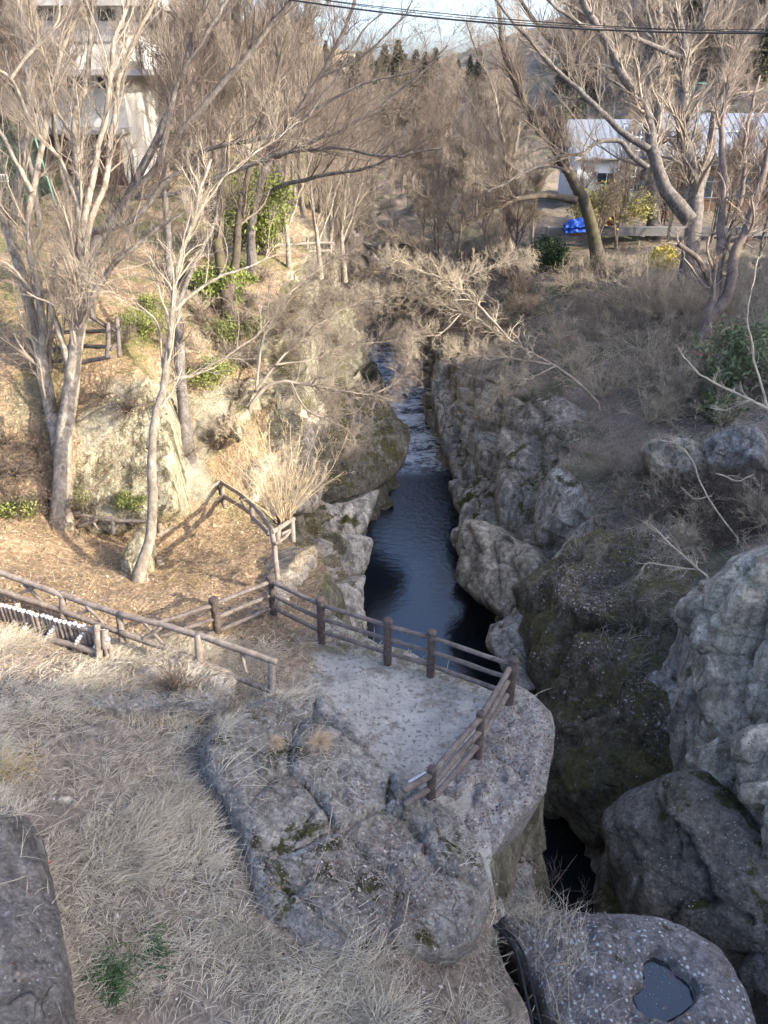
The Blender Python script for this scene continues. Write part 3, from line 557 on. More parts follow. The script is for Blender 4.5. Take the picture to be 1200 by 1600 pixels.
# near side
HEART = [(1012, 1490), (1025, 1482), (1048, 1492), (1060, 1505), (1080, 1522), (1092, 1545), (1080, 1565), (1062, 1580), (1040, 1592), (1015, 1590), (1000, 1575), (990, 1550), (995, 1540), (1010, 1530), (1003, 1510)]
def pothole(front, base3, v2, s, U, V, n):
    q = proj(front); h = np.array(HEART, float); d = edged(q[:, 0], q[:, 1], h); ins = inpoly(q[:, 0], q[:, 1], h)
    f = np.where(ins, np.clip(0.55 + d / 7, 0, 1), np.clip(0.55 - d / 9, 0, 1)); f = f * f * (3 - 2 * f)
    r = front.copy(); r[:, 2] -= 0.34 * f; return r
rock('flat topped boulder dotted with white lichen and holding a heart shaped pothole', [(775, 1440), (830, 1434), (900, 1434), (960, 1440), (1030, 1450), (1080, 1468), (1125, 1500), (1150, 1540), (1172, 1590), (1185, 1650), (1150, 1760), (900, 1760), (868, 1640), (850, 1580), (826, 1530), (795, 1470)],
     [T(800, 1450, -1.4), T(1150, 1560, -1.5), T(900, 1700, -1.3)], 0.35, 2.2, 0.7, M['rock_spot'], 0.035, 0.07, 0.05, 0.8, 30, 'boulder', 'boulder', custom=pothole, backdir=(0, 0.15, -1))
hp = [W(a, b, z=-1.22) for a, b in HEART]; hc = np.mean(hp, 0); hp = [hc + (p - hc) * 1.08 for p in hp]
pt = NT('puddle'); pt.b.inputs['Specular IOR Level'].default_value = 0.5; pt.b.inputs['IOR'].default_value = 1.9
me = bpy.data.meshes.new('puddle'); me.from_pydata([tuple(p) for p in hp] + [tuple(p - np.array([0, 0, 0.1])) for p in hp], [], [list(range(len(hp)))[::-1]] + [[i, (i + 1) % len(hp), len(hp) + (i + 1) % len(hp), len(hp) + i] for i in range(len(hp))]); me.materials.append(pt.done(pt.mix(pt.step(pt.vor(22), 0.12, 0.07), (0.018, 0.022, 0.028), (0.5, 0.52, 0.5)), 0.04, pt.bump(pt.noise(3, 2), 0.03, 0.02)))
tag(link('puddle', me), 'still dark puddle of rainwater in the heart shaped pothole', 'puddle')
rock('broad leaf strewn rock outside the railing, overhanging the dark hole', [(800, 1068), (835, 1085), (858, 1110), (866, 1150), (860, 1195), (854, 1240), (825, 1275), (790, 1310), (765, 1340), (735, 1350), (700, 1320), (650, 1290), (655, 1240), (700, 1190), (745, 1130), (780, 1075)],
     [T(800, 1080, -0.12), T(860, 1200, -0.25), T(700, 1300, -0.3)], 0.2, 3.2, 0.8, M['rock_platform'], 0.055, 0.10, 0.08, 0.8, 31, 'rock', 'rock', backdir=(-0.15, 0.2, -1))
rock('narrow ledge of rock under the overhang left of the dark hole', [(735, 1330), (780, 1315), (815, 1290), (812, 1330), (830, 1380), (838, 1440), (800, 1470), (745, 1440), (715, 1390)],
     [T(740, 1340, -2.0), T(815, 1310, -3.0), T(790, 1460, -2.2)], 0.3, 3.5, 0.5, M['rock_gray'], 0.06, 0.12, 0.12, 1.0, 32, 'rock', 'rock', backdir=(-0.3, 0.1, -1))
rock('large flat grey rock slab with leaf litter in the centre foreground', [(316, 1180), (335, 1135), (395, 1092), (450, 1085), (505, 1095), (550, 1140), (600, 1195), (650, 1238), (712, 1280), (750, 1325), (768, 1385), (760, 1440), (715, 1500), (600, 1500), (540, 1560), (470, 1500), (420, 1440), (388, 1350), (352, 1265)],
     [T(330, 1180, 0.92), T(690, 1290, 0.06), T(480, 1460, 0.50)], 0.24, 1.8, 0.30, rock_mat('rock_foreground', (0.15, 0.143, 0.142), (0.44, 0.425, 0.41), 0.34, 0.5, 0.35, 0.9), 0.036, 0.08, 0.2, 0.7, 33, 'rock slab', 'rock_slab', rough=1.6, crk=0.9, bill=0.3)
rock('dark purplish rounded rock in the bottom left corner', [(-130, 1330), (-60, 1285), (0, 1272), (40, 1290), (68, 1330), (80, 1390), (95, 1450), (104, 1520), (112, 1600), (120, 1720), (-200, 1720)],
     [T(0, 1290, 1.9), T(100, 1550, 1.6), T(-100, 1550, 2.2)], 0.55, 1.5, 0.9, M['rock_dark'], 0.045, 0.08, 0.06, 0.8, 34, 'boulder', 'boulder')
rock('small pale stone at the bottom edge in dry grass', [(572, 1600), (585, 1578), (615, 1572), (640, 1580), (655, 1600), (650, 1640), (580, 1640)],
     [T(572, 1600, 0.75), T(655, 1600, 0.7), T(610, 1640, 0.8)], 0.1, 0.3, 0.12, M['rock_block'], 0.018, 0.02, 0.02, 3, 35, 'stone', 'stone')
rock('low shaded rock hump among dry grass below the stair railing', [(110, 1085), (150, 1055), (210, 1030), (270, 1020), (330, 1030), (370, 1060), (350, 1095), (280, 1100), (200, 1105), (140, 1105)],
     [T(120, 1080, 0.95), T(360, 1060, 0.6), T(250, 1100, 0.85)], 0.12, 0.8, 0.5, M['rock_gray'], 0.05, 0.08, 0.08, 1, 36, 'rock', 'rock')
rock('grey rock ledge at the foot of the stair railing end post', [(385, 1105), (400, 1078), (430, 1085), (470, 1090), (480, 1110), (440, 1130), (395, 1125)],
     [T(385, 1100, 0.3), T(475, 1100, 0.2), T(430, 1130, 0.3)], 0.1, 0.5, 0.2, M['rock_gray'], 0.04, 0.05, 0.05, 1.5, 37, 'rock', 'rock')
# left, sunlit
rock('big squared pale rock face streaked with stains behind the forked trees', [(108, 835), (104, 760), (108, 690), (135, 650), (175, 615), (215, 592), (250, 600), (268, 650), (274, 720), (276, 790), (240, 812), (180, 838)],
     [(110, 820, 20.2), (272, 790, 20.2), (240, 610, 20.9)], 0.35, 3.2, 0.45, M['rock_block'], 0.08, 0.07, 0.10, 0.5, 40, 'rock', 'rock', pw=5, bill=0.2, vst=0.3, crk=0.2)
rock('pale rock face with dry grass at the left edge behind the forked trees', [(-80, 800), (-80, 680), (-20, 665), (30, 660), (70, 690), (78, 750), (70, 800), (20, 812)],
     [(-60, 790, 21), (70, 790, 21), (40, 670, 21.5)], 0.4, 3, 0.7, M['rock_block'], 0.1, 0.15, 0.12, 0.6, 41, 'rock', 'rock', pw=3)
rock('weathered squared stone beside the slender leaning tree', [(190, 885), (196, 862), (210, 838), (228, 822), (232, 850), (226, 880), (212, 900), (196, 903)],
     [(192, 890, 18.2), (230, 870, 18.3), (225, 825, 18.8)], 0.2, 0.7, 0.2, M['rock_block'], 0.05, 0.05, 0.06, 2, 42, 'stone', 'stone')
rock('sunlit yellowish cliff edge above the gorge on the left bank', [(352, 620), (372, 540), (400, 470), (440, 430), (470, 440), (480, 470), (450, 520), (420, 560), (425, 610), (395, 650), (372, 690)],
     [(360, 610, 26), (475, 455, 32), (410, 600, 26)], 0.5, 3, 0.9, M['rock_block'], 0.12, 0.25, 0.3, 0.7, 43, 'cliff', 'cliff_rock', backdir=(-0.7, 0.5, -0.2))

# ------------------------------------------------------------ fences, stairs
def posts_fence(name, label, cat, base_pts, h, pr, rails, pm, rm, group=None, ends=None, rr=0.045, seed=0, railspan=None, caps=True):
    """base_pts: ground points of the posts; rails: heights; ends: extra rail end points (start, end)"""
    b0 = np.mean(base_pts, 0); e = empty(name, label, cat, tuple(b0), group)
    for k, b in enumerate(base_pts):
        b = np.array(b); top = b + np.array([0, 0, h])
        V, F = log(b - np.array([0, 0, 0.25]), top, pr, pr * 0.97, 14, 12, 0.05, seed + k)
        o = part('post', mesh_np('post', V, F, pm), e)
        if caps:
            V, F = log(top - np.array([0, 0, 0.035]), top + np.array([0, 0, 0.022]), pr * 1.13, pr * 1.10, 14, 4, 0.0, seed + k); c = link('cap', mesh_np('cap', V - np.array(e.location), F, pm), o)
    pts = [np.array(p) for p in base_pts]
    if ends and ends[0] is not None: pts = [np.array(ends[0])] + pts
    if ends and ends[1] is not None: pts = pts + [np.array(ends[1])]
    for i in range(len(pts) - 1):
        for rh in rails:
            a = pts[i] + np.array([0, 0, rh]); c = pts[i + 1] + np.array([0, 0, rh]); u = (c - a) / np.linalg.norm(c - a)
            V, F = log(a + u * 0.02, c - u * 0.02, rr, rr * 0.95, 12, 10, 0.10, seed + i * 3 + rh)
            part('rail', mesh_np('rail', V, F, rm), e)
    return e
G = lambda a, b, z=0.0: W(a, b, z)
pf = [G(342, 1000), G(428, 962), G(503, 1000), G(606, 1034), G(672, 1053), G(796, 1098)]
posts_fence('log_railing', 'brown log railing of six round posts along the far edge of the stone platform', 'railing', pf, 1.0, 0.082, (0.88, 0.55, 0.22), M['post_brown'], M['rail_brown'], None, (G(255, 1030), None), 0.047, 3)
# nearer run of the railing, coming back towards the camera from the corner post
e = posts_fence('log_railing', 'brown log railing running from the corner post back towards the foreground rock', 'railing', [G(746, 1182), G(672, 1272)], 1.0, 0.075, (0.90, 0.60, 0.30), M['post_brown'], M['rail_brown'], None, (G(790, 1104), G(628, 1300, -0.02)), 0.052, 9, caps=False)
# rustic braced railings
def braced(name, label, top, low, postbases, braces, r=0.055, wob=0.14, mat='log_gray', cat='railing', seed=0, br=0.04, double=None):
    P0 = np.array(top[0]); e = empty(name, label, cat, tuple(np.mean([np.array(p) for p in top], 0) - np.array([0, 0, 0.9])))
    for pl in (top, low) + ((double,) if double else ()):
        for i in range(len(pl) - 1):
            u = np.array(pl[i + 1]) - np.array(pl[i]); u = u / np.linalg.norm(u)
            V, F = log(np.array(pl[i]) - u * 0.05, np.array(pl[i + 1]) + u * 0.05, r, r * 0.94, 10, 16, wob, seed + i); part('rail', mesh_np('rail', V, F, M[mat]), e)
    for k, (tp, bs) in enumerate(postbases):
        V, F = log(np.array(bs), np.array(tp), r * 1.08, r, 10, 10, 0.25, seed + 20 + k); part('post', mesh_np('post', V, F, M[mat]), e)
    for k, (a, b) in enumerate(braces):
        V, F = log(np.array(a), np.array(b), br, br * 0.8, 8, 10, 0.35, seed + 40 + k); part('brace', mesh_np('brace', V, F, M[mat]), e)
    return e
tl = lambda t0, t1, x0, x1: (lambda x, y, dz=0.0: W(x, y, t=np.interp(x, [x0, x1], [t0, t1])) + np.array([0, 0, dz]))
S = tl(15.3, 13.45, 0, 430)
braced('stair_railing', 'long weathered log handrail with slanting braces descending from the left edge to the platform',
       [S(-60, 873), S(95, 930), S(190, 960), S(310, 994), S(428, 1034)], [S(-60, 905), S(70, 945), S(190, 988), S(300, 1030), S(418, 1078)],
       [(S(95, 928), S(97, 968)), (S(187, 957), S(189, 1005)), (S(309, 992), S(312, 1030)), (S(424, 1036), S(426, 1094)), (S(415, 1068), S(417, 1092))],
       [(S(38, 913), S(75, 950)), (S(55, 918), S(20, 930)), (S(135, 945), S(168, 978)), (S(150, 950), S(118, 962)), (S(226, 972), S(262, 1012)), (S(372, 1014), S(385, 1052)), (S(255, 980), S(225, 1000))], r=0.062, mat='log_gray', seed=3)
S2 = tl(14.6, 13.9, 0, 170)
braced('low_railing', 'short low log rail of thick posts on the near side of the white edged steps', [S2(-70, 925), S2(22, 955), S2(155, 988)], [S2(-70, 968), S2(20, 985), S2(150, 1018)],
       [(S2(21, 944), S2(24, 1000)), (S2(154, 974), S2(156, 1024)), (S2(166, 985), S2(168, 1016))], [], r=0.065, mat='log_gray', seed=31)
# steps edged with short upright logs whose tops are white
def knobs(a, b, n, r=0.05, h=0.28):
    out = []
    for k in range(n):
        p = np.array(a) + (np.array(b) - np.array(a)) * k / max(1, n - 1); out.append(p + rng.normal(0, 0.008, 3))
    return out
pal = [(S2(-60, 930), S2(160, 988), 32), (S2(30, 1000), S2(45, 968), 6), (S2(72, 1000), S2(86, 978), 6), (S2(116, 1010), S2(130, 990), 6), (S2(150, 1012), S2(168, 1000), 4)]
for k, (a, b, n) in enumerate(pal):
    lab = ['long row of short log stakes with white tops edging the far side of the steps', 'leftmost riser of white topped stakes across the steps', 'second riser of white topped stakes across the steps', 'third riser of white topped stakes across the steps', 'lowest riser of white topped stakes by the thick end post'][k]
    e = empty('log_edging', lab, 'step edging', tuple((np.array(a) + np.array(b)) / 2 - np.array([0, 0, 0.3])))
    for j, p in enumerate(knobs(a, b, n)):
        V, F = log(p - np.array([0, 0, 0.5]), p, 0.045, 0.045, 8, 4, 0.05, j); part('stake', mesh_np('stake', V, F, M['log_gray']), e)
        V, F = log(p + np.array([0, 0, 0.008]), p + np.array([0, 0, 0.03]), 0.048, 0.04, 8, 3, 0, j); part('stake_top', mesh_np('stake_top', V, F, M['cut_end']), e)
S3 = lambda x, y: W(x, y, t=np.interp(x, [240, 345, 395, 428, 458], [20.5, 22.5, 20, 17, 17.6]))
braced('rustic_fence', 'knotty bare log fence with crossed braces making a peak above the leafy bank', [S3(247, 813), S3(300, 782), S3(345, 753), S3(372, 770), S3(395, 788)], [S3(247, 836), S3(300, 812), S3(350, 776), S3(375, 790), S3(394, 803)],
       [(S3(249, 812), S3(250, 842)), (S3(302, 782), S3(304, 822)), (S3(348, 757), S3(351, 795)), (S3(394, 785), S3(396, 818))],
       [(S3(275, 800), S3(264, 828)), (S3(325, 768), S3(314, 798)), (S3(278, 806), S3(298, 815)), (S3(325, 775), S3(345, 782)), (S3(376, 778), S3(388, 800))], r=0.062, mat='log_gray', seed=60)
braced('rustic_fence', 'crooked log fence end with a Y shaped post above the platform corner', [S3(397, 790), S3(427, 829), S3(457, 812)], [S3(397, 810), S3(420, 834)],
       [(S3(427, 828), S3(433, 905)), (S3(456, 808), S3(457, 845)), (S3(436, 822), S3(434, 850))], [(S3(440, 835), S3(456, 828)), (S3(430, 850), S3(452, 832))], r=0.058, mat='log_gray', seed=80)
SL = lambda x, y: W(x, y, t=19.6)
braced('rustic_fence', 'low old log rail lying almost on the ground between the forked and slender trees', [SL(100, 798), SL(160, 812), SL(236, 815)], [SL(125, 822), SL(150, 812), SL(175, 808)], [(SL(176, 812), SL(178, 835)), (SL(232, 815), SL(232, 838))], [(SL(142, 812), SL(155, 830))], r=0.05, mat='log_gray', seed=90)
S4 = lambda x, y, t=19.8: W(x, y, t=t)
braced('terrace_fence', 'short brown log fence corner on the terrace above the squared rock face', [S4(60, 520, 21), S4(130, 518, 20.2), S4(170, 517)], [S4(60, 545, 21), S4(128, 541, 20.2), S4(170, 542)],
       [(S4(169, 505), S4(170, 560)), (S4(184, 498, 19.4), S4(186, 556, 19.4))], [(S4(172, 512), S4(184, 520)), (S4(172, 548), S4(186, 536)), (S4(140, 497, 20), S4(168, 512))], r=0.055, mat='rail_brown', seed=100, double=[S4(0, 560, 20.6), S4(130, 566, 20), S4(172, 558)])
S5 = lambda x, y: W(x, y, t=np.interp(x, [180, 520], [27, 36]))
braced('path_fence', 'long low log fence beside the upper path behind the left trees', [S5(165, 443), S5(210, 425), S5(262, 412), S5(320, 400), S5(390, 390)], [S5(165, 455), S5(210, 438), S5(262, 424), S5(320, 412), S5(390, 402)], [(S5(205, 420), S5(206, 452)), (S5(256, 402), S5(257, 432)), (S5(308, 393), S5(309, 420)), (S5(386, 385), S5(387, 410))], [], r=0.07, mat='log_gray', seed=110)
braced('path_fence', 'grey rail fence in the wood above the left cliff edge', [S5(400, 388), S5(440, 383), S5(480, 380), S5(520, 379)], [S5(400, 402), S5(440, 398), S5(480, 393), S5(520, 391)], [(S5(402, 378), S5(402, 415)), (S5(440, 374), S5(440, 410)), (S5(480, 372), S5(480, 404)), (S5(517, 371), S5(517, 400))], [], r=0.06, mat='log_gray', seed=120)
bx_ = W(655, 1225, t=12.0)
V, F = box(bx_ + np.array([0, 0, 0]), (0.34, 0.16, 0.2), 0.6); tag(link('white_sheet', mesh_np('white_sheet', V, F, plain('gray_white', (0.42, 0.46, 0.5), 0.5, 0.1), False)), 'small pale sheet metal box behind the lowest railing post', 'box')
bpy.context.view_layer.update()

bpy.context.view_layer.update()
def bvh_of(objs):
    Vs = []; Fs = []; n = 0
    for o in objs:
        me = o.data; a = np.empty(len(me.vertices) * 3, np.float32); me.vertices.foreach_get('co', a); a = a.reshape(-1, 3)
        mw = np.array(o.matrix_world); a = a @ mw[:3, :3].T + mw[:3, 3]; me.calc_loop_triangles(); f = np.empty(len(me.loop_triangles) * 3, np.int32); me.loop_triangles.foreach_get('vertices', f)
        Vs.append(a); Fs.append(f.reshape(-1, 3) + n); n += len(a)
    return np.concatenate(Vs), np.concatenate(Fs)
SV_, SF_ = bvh_of([g_left, g_lc, g_rc, g_right] + ROCKS)
BVH = BVHTree.FromPolygons(SV_.tolist(), SF_.tolist())
def ground(x, y, default=0.0):
    h = BVH.ray_cast(Vector((x, y, 60)), Vector((0, 0, -1))); return h[0].z if h[0] is not None else default
def seen(px, py):                                # where the picture point meets the land
    d = ray(px, py); h = BVH.ray_cast(Vector(CAM), Vector(d).normalized()); return np.array(h[0]) if h[0] is not None else None
# ------------------------------------------------------------ trees
def unit(v): return v / (np.linalg.norm(v, axis=-1, keepdims=True) + 1e-9)
def children(P, Rr, n, ang, ln, K=6, up=0.25, wander=0.16, fmin=0.2, rf=0.6, rmin=0.003, rg=None, dirbias=None, taper=0.35, exp=1.0):
    """n branches per path; P (N,K0,3), Rr (N,K0)"""
    rg = rg or rng; N, K0, _ = P.shape; n = np.atleast_1d(n)
    idx = np.repeat(np.arange(N), n if len(n) > 1 else n[0]); m = len(idx)
    if m == 0: return np.zeros((0, K, 3)), np.zeros((0, K))
    f = fmin + (1 - fmin) * rg.random(m) ** exp * 0.99; s = f * (K0 - 1); i = s.astype(int); g = (s - i)[:, None]
    p = P[idx, i] * (1 - g) + P[idx, i + 1] * g; tan = unit(P[idx, i + 1] - P[idx, i]); pr = Rr[idx, i] * (1 - g[:, 0]) + Rr[idx, i + 1] * g[:, 0]
    perp = unit(np.cross(tan, unit(rg.normal(size=(m, 3))))); a = ang * rg.uniform(0.65, 1.35, m)[:, None]
    d = unit(tan * np.cos(a) + perp * np.sin(a) + np.array([0, 0, up]) + (0 if dirbias is None else np.array(dirbias)))
    L = rg.uniform(ln[0], ln[1], m) * (1.05 - 0.55 * f); r0 = np.maximum(pr * rf * rg.uniform(0.7, 1.05, m), rmin)
    path = [p]; st = (L / (K - 1))[:, None]; w = np.zeros((m, 3))
    for k in range(K - 1):
        w = 0.5 * w + rg.normal(size=(m, 3)) * wander; d = unit(d + w + np.array([0, 0, up * 0.25])); path.append(path[-1] + d * st)
    rr = r0[:, None] * np.linspace(1, taper, K)[None, :]
    return np.stack(path, 1), np.maximum(rr, 0.0022)
def limb(pts, t, r0, r1, K_=0, K=34):
    t = np.interp(np.linspace(0, 1, len(pts)), np.linspace(0, 1, len(t)), t) if hasattr(t, '__len__') else [t] * len(pts)
    P = np.array([W(a, b, t=c) for (a, b), c in zip(pts, t)]); P = smoothpath(P, K)
    P += np.stack([fbm(P, 1.6, 3, 70 + k) for k in range(3)], 1) * 0.05 * np.clip(np.linspace(0, 3, K), 0, 1)[:, None]
    x = np.linspace(0, 1, K); r = r0 + (r1 - r0) * x ** 0.9; r = r * (1 + 0.06 * fbm(P, 3, 2, 71))
    return P, r
KS = {}
def traced_tree(name, label, cat, limbs, spec, bark_m, twig_m, root=True, group=None, kb=1.0, seed=1, flare=0.35):
    rg = np.random.default_rng(seed); k_ = kb
    p0 = seen(*limbs[0][0][0]) if root else None
    if p0 is not None:
        t_ = limbs[0][1]; t_ = t_[0] if hasattr(t_, '__len__') else t_; k_ = float(np.clip(proj(p0[None])[0, 2] / t_, 0.8, 1.35)); 
    KS[seed] = k_
    L = [limb(l[0], [q * k_ for q in l[1]] if hasattr(l[1], '__len__') else l[1] * k_, l[2] * k_, l[3] * k_) for l in limbs]
    base = L[0][0][0]
    if root:
        P, r = L[0]; r[:4] *= 1 + flare * np.array([1, .5, .2, .08]); P[0] -= np.array([0, 0, 0.5]) * k_
    e = empty(name, label, cat, tuple(base), group)
    Vt, Ft = join([tubes(P[None], r[None], 10) for P, r in L])
    part('trunk', mesh_np('trunk', Vt, Ft, bark_m), e)
    P = np.stack([p for p, r in L]); Rr = np.stack([r for p, r in L]); tw = []
    for k, sp in enumerate(spec):
        sp = dict(sp); n = sp.pop('n')
        if k == 0:
            ln = np.linalg.norm(np.diff(P, axis=1), axis=2).sum(1); nn = np.maximum(1, (n * ln).astype(int))
            # one count per limb, by its length
            a, b = children(P, Rr, nn if len(nn) > 1 else nn[0], rg=rg, **sp)
        else: a, b = children(P, Rr, n, rg=rg, **sp)
        P, Rr = a, b; tw.append(tubes(P, Rr, 5 if k == 0 else 3))
    V, F = join(tw); part('crown', mesh_np('crown', V, F, twig_m), e)
    return e
dense = [dict(n=3.0, ang=0.6, ln=(1.1, 2.8), K=9, up=0.28, fmin=0.28, rf=0.36, wander=0.10), dict(n=9, ang=0.55, ln=(0.6, 1.4), K=6, up=0.16, fmin=0.12, rf=0.5, wander=0.12, rmin=0.004), dict(n=4, ang=0.6, ln=(0.25, 0.7), K=4, up=0.1, fmin=0.1, rmin=0.0022)]
light = [dict(n=2.2, ang=0.6, ln=(0.9, 2.0), K=8, up=0.22, fmin=0.35, rf=0.4, wander=0.10), dict(n=7, ang=0.6, ln=(0.4, 1.1), K=6, up=0.12, fmin=0.1, rf=0.5, wander=0.12), dict(n=4, ang=0.65, ln=(0.2, 0.5), K=4, up=0.05, fmin=0.1, rmin=0.0022)]
big = [dict(n=2.2, ang=0.65, ln=(1.6, 4.2), K=9, up=0.25, fmin=0.3, rf=0.36, wander=0.11), dict(n=9, ang=0.6, ln=(0.9, 2.2), K=7, up=0.15, fmin=0.1, rf=0.5, rmin=0.005, wander=0.13), dict(n=6, ang=0.65, ln=(0.4, 1.0), K=5, up=0.08, fmin=0.1, rmin=0.0035)]

red = [dict(n=1.3, ang=0.6, ln=(1.2, 2.8), K=9, up=0.15, fmin=0.35, rf=0.5), dict(n=7, ang=0.65, ln=(0.6, 1.6), K=7, up=0.12, fmin=0.1, rmin=0.006), dict(n=5, ang=0.7, ln=(0.3, 0.8), K=5, up=0.08, fmin=0.1, rmin=0.0035)]
traced_tree('bare_tree', 'pale barked tree forking low into two stems at the left, before the squared rock face', 'tree', [
    ([(93, 822), (98, 760), (100, 690), (106, 640), (114, 585), (120, 530), (126, 480), (128, 430), (123, 400), (127, 333), (123, 267), (117, 217), (120, 167), (137, 127), (143, 33), (140, -30)], 18.6, 0.235, 0.04, 40),
    ([(114, 585), (100, 545), (88, 505), (84, 450), (90, 400)], [18.6, 18.2], 0.09, 0.04),
    ([(116, 560), (133, 490), (167, 423), (207, 390), (240, 360), (290, 330)], [18.6, 17.8], 0.10, 0.03),
    ([(124, 380), (147, 267), (163, 187), (173, 117), (180, 60), (197, 10), (205, -30)], [18.6, 18.0], 0.085, 0.035),
    ([(128, 420), (140, 350), (163, 283), (177, 200), (190, 117), (213, 60), (243, 0), (255, -30)], [18.6, 19.5], 0.095, 0.035),
    ([(127, 333), (97, 260), (77, 233), (43, 183), (17, 123), (-10, 105)], [18.6, 17.5], 0.065, 0.03),
    ([(17, 123), (37, 93), (83, 43), (90, 0), (92, -30)], [17.5, 17.3], 0.04, 0.02)], dense, M['bark_pale'], M['twig_pale'], seed=11)
traced_tree('bare_tree', 'left stem of the forked pair, leaning to the left edge of the picture', 'tree', [
    ([(100, 735), (94, 700), (84, 660), (80, 635), (70, 590), (60, 540), (45, 470), (25, 410), (12, 360), (0, 330), (-25, 290)], [18.9, 19.2], 0.20, 0.09, 30),
    ([(72, 600), (67, 550), (67, 500), (60, 440), (46, 390), (50, 300), (70, 200), (83, 133), (100, 67), (123, 20), (140, -20)], [19.0, 18.4], 0.12, 0.04, 34),
    ([(18, 395), (30, 283), (43, 200), (47, 133), (37, 67), (30, 0), (28, -30)], [19.1, 19.6], 0.11, 0.05, 30),
    ([(50, 300), (28, 262), (5, 215), (-20, 180)], [18.6, 18], 0.07, 0.04),
    ([(64, 470), (40, 440), (10, 412), (-20, 400)], [19, 18], 0.06, 0.03)], dense, M['bark_pale'], M['twig_pale'], root=False, kb=KS[11], seed=12)
traced_tree('bare_tree', 'grey tree behind the forked pair whose limbs sweep up to the right over the gorge', 'tree', [
    ([(135, 500), (140, 440), (143, 393), (173, 350), (213, 283), (253, 200), (287, 110), (307, 43), (330, -20)], [22, 21.5], 0.19, 0.05, 34),
    ([(150, 385), (200, 310), (247, 260), (300, 187), (350, 127), (400, 70), (440, 20), (470, -20)], [22, 20], 0.13, 0.05, 34),
    ([(117, 400), (140, 365), (167, 357), (217, 340), (253, 287), (300, 257), (313, 237), (367, 220), (433, 213), (483, 180), (533, 147), (587, 123), (650, 110)], [21, 18], 0.10, 0.02, 40),
    ([(200, 310), (280, 300), (380, 262), (450, 240), (530, 232), (620, 245), (690, 230)], [21, 19], 0.08, 0.02, 34),
    ([(247, 260), (262, 200), (270, 150), (300, 90), (345, 20), (360, -20)], [21, 22], 0.09, 0.04, 30),
    ([(483, 180), (520, 125), (560, 60), (600, 20)], [18.6, 18], 0.035, 0.012)], dense, M['bark_gray'], M['twig_brown'], seed=13)
traced_tree('slender_tree', 'slender smooth pale tree leaning up from the leafy bank above the railing', 'tree', [
    ([(212, 908), (226, 872), (236, 830), (238, 780), (237, 720), (243, 650), (256, 604), (266, 540), (269, 480), (274, 435), (288, 385), (300, 340), (310, 300), (330, 250)], [17.4, 17.6], 0.135, 0.03, 36),
    ([(256, 604), (272, 592), (300, 586), (345, 560), (390, 532), (418, 500)], [17.6, 18.4], 0.055, 0.015),
    ([(273, 485), (300, 460), (350, 432), (400, 412), (440, 395)], [17.6, 18.6], 0.05, 0.012),
    ([(258, 600), (248, 520), (228, 485), (190, 462), (150, 452)], [17.6, 16.8], 0.03, 0.01),
    ([(288, 385), (330, 300), (400, 240), (470, 190)], [17.6, 18.6], 0.035, 0.01)], light, M['bark_pale'], M['twig_tan'], seed=14)
traced_tree('bare_tree', 'dark rough trunk standing to the right of the squared rock face', 'tree', [
    ([(292, 708), (288, 650), (284, 600), (280, 540), (276, 480), (266, 430), (262, 370), (258, 300), (262, 240)], 23.5, 0.21, 0.07, 30),
    ([(276, 480), (300, 420), (330, 360), (345, 300), (352, 220)], [23.5, 24.5], 0.09, 0.03)], light, M['bark_gray'], M['twig_brown'], seed=15)
traced_tree('bare_tree', 'twin dark trunks above the yellow cliff edge behind the slender tree', 'tree', [
    ([(358, 500), (350, 440), (340, 380), (336, 320), (318, 250), (300, 170), (290, 100)], 29, 0.26, 0.07, 30),
    ([(352, 480), (366, 420), (372, 360), (380, 300), (400, 220), (430, 130), (450, 50)], [29, 30], 0.2, 0.05, 30)], big, M['bark_dark'], M['twig_brown'], seed=16)
for k, (pts, t, lab) in enumerate([([(500, 420), (497, 380), (488, 320), (484, 260), (478, 180)], 38, 'thin pale sapling left of three on the rim above the river bend'), ([(512, 412), (518, 350), (513, 280), (516, 210), (530, 130)], 39, 'thin pale sapling, middle one of three on the rim above the river bend'),
        ([(538, 425), (534, 380), (537, 330), (545, 270), (570, 200)], 38, 'thin pale sapling right of three on the rim above the river bend'), ([(452, 420), (448, 360), (443, 300), (455, 220), (480, 130)], 36, 'thin grey sapling beside the rail fence in the wood')]):
    traced_tree('sapling', lab, 'tree', [(pts, t, 0.13, 0.03, 24), ([pts[1], (pts[1][0] + 22, pts[1][1] - 60), (pts[1][0] + 45, pts[1][1] - 140)], [t, t + 0.5], 0.07, 0.02)], big, M['bark_pale'], M['twig_pale'], seed=20 + k)
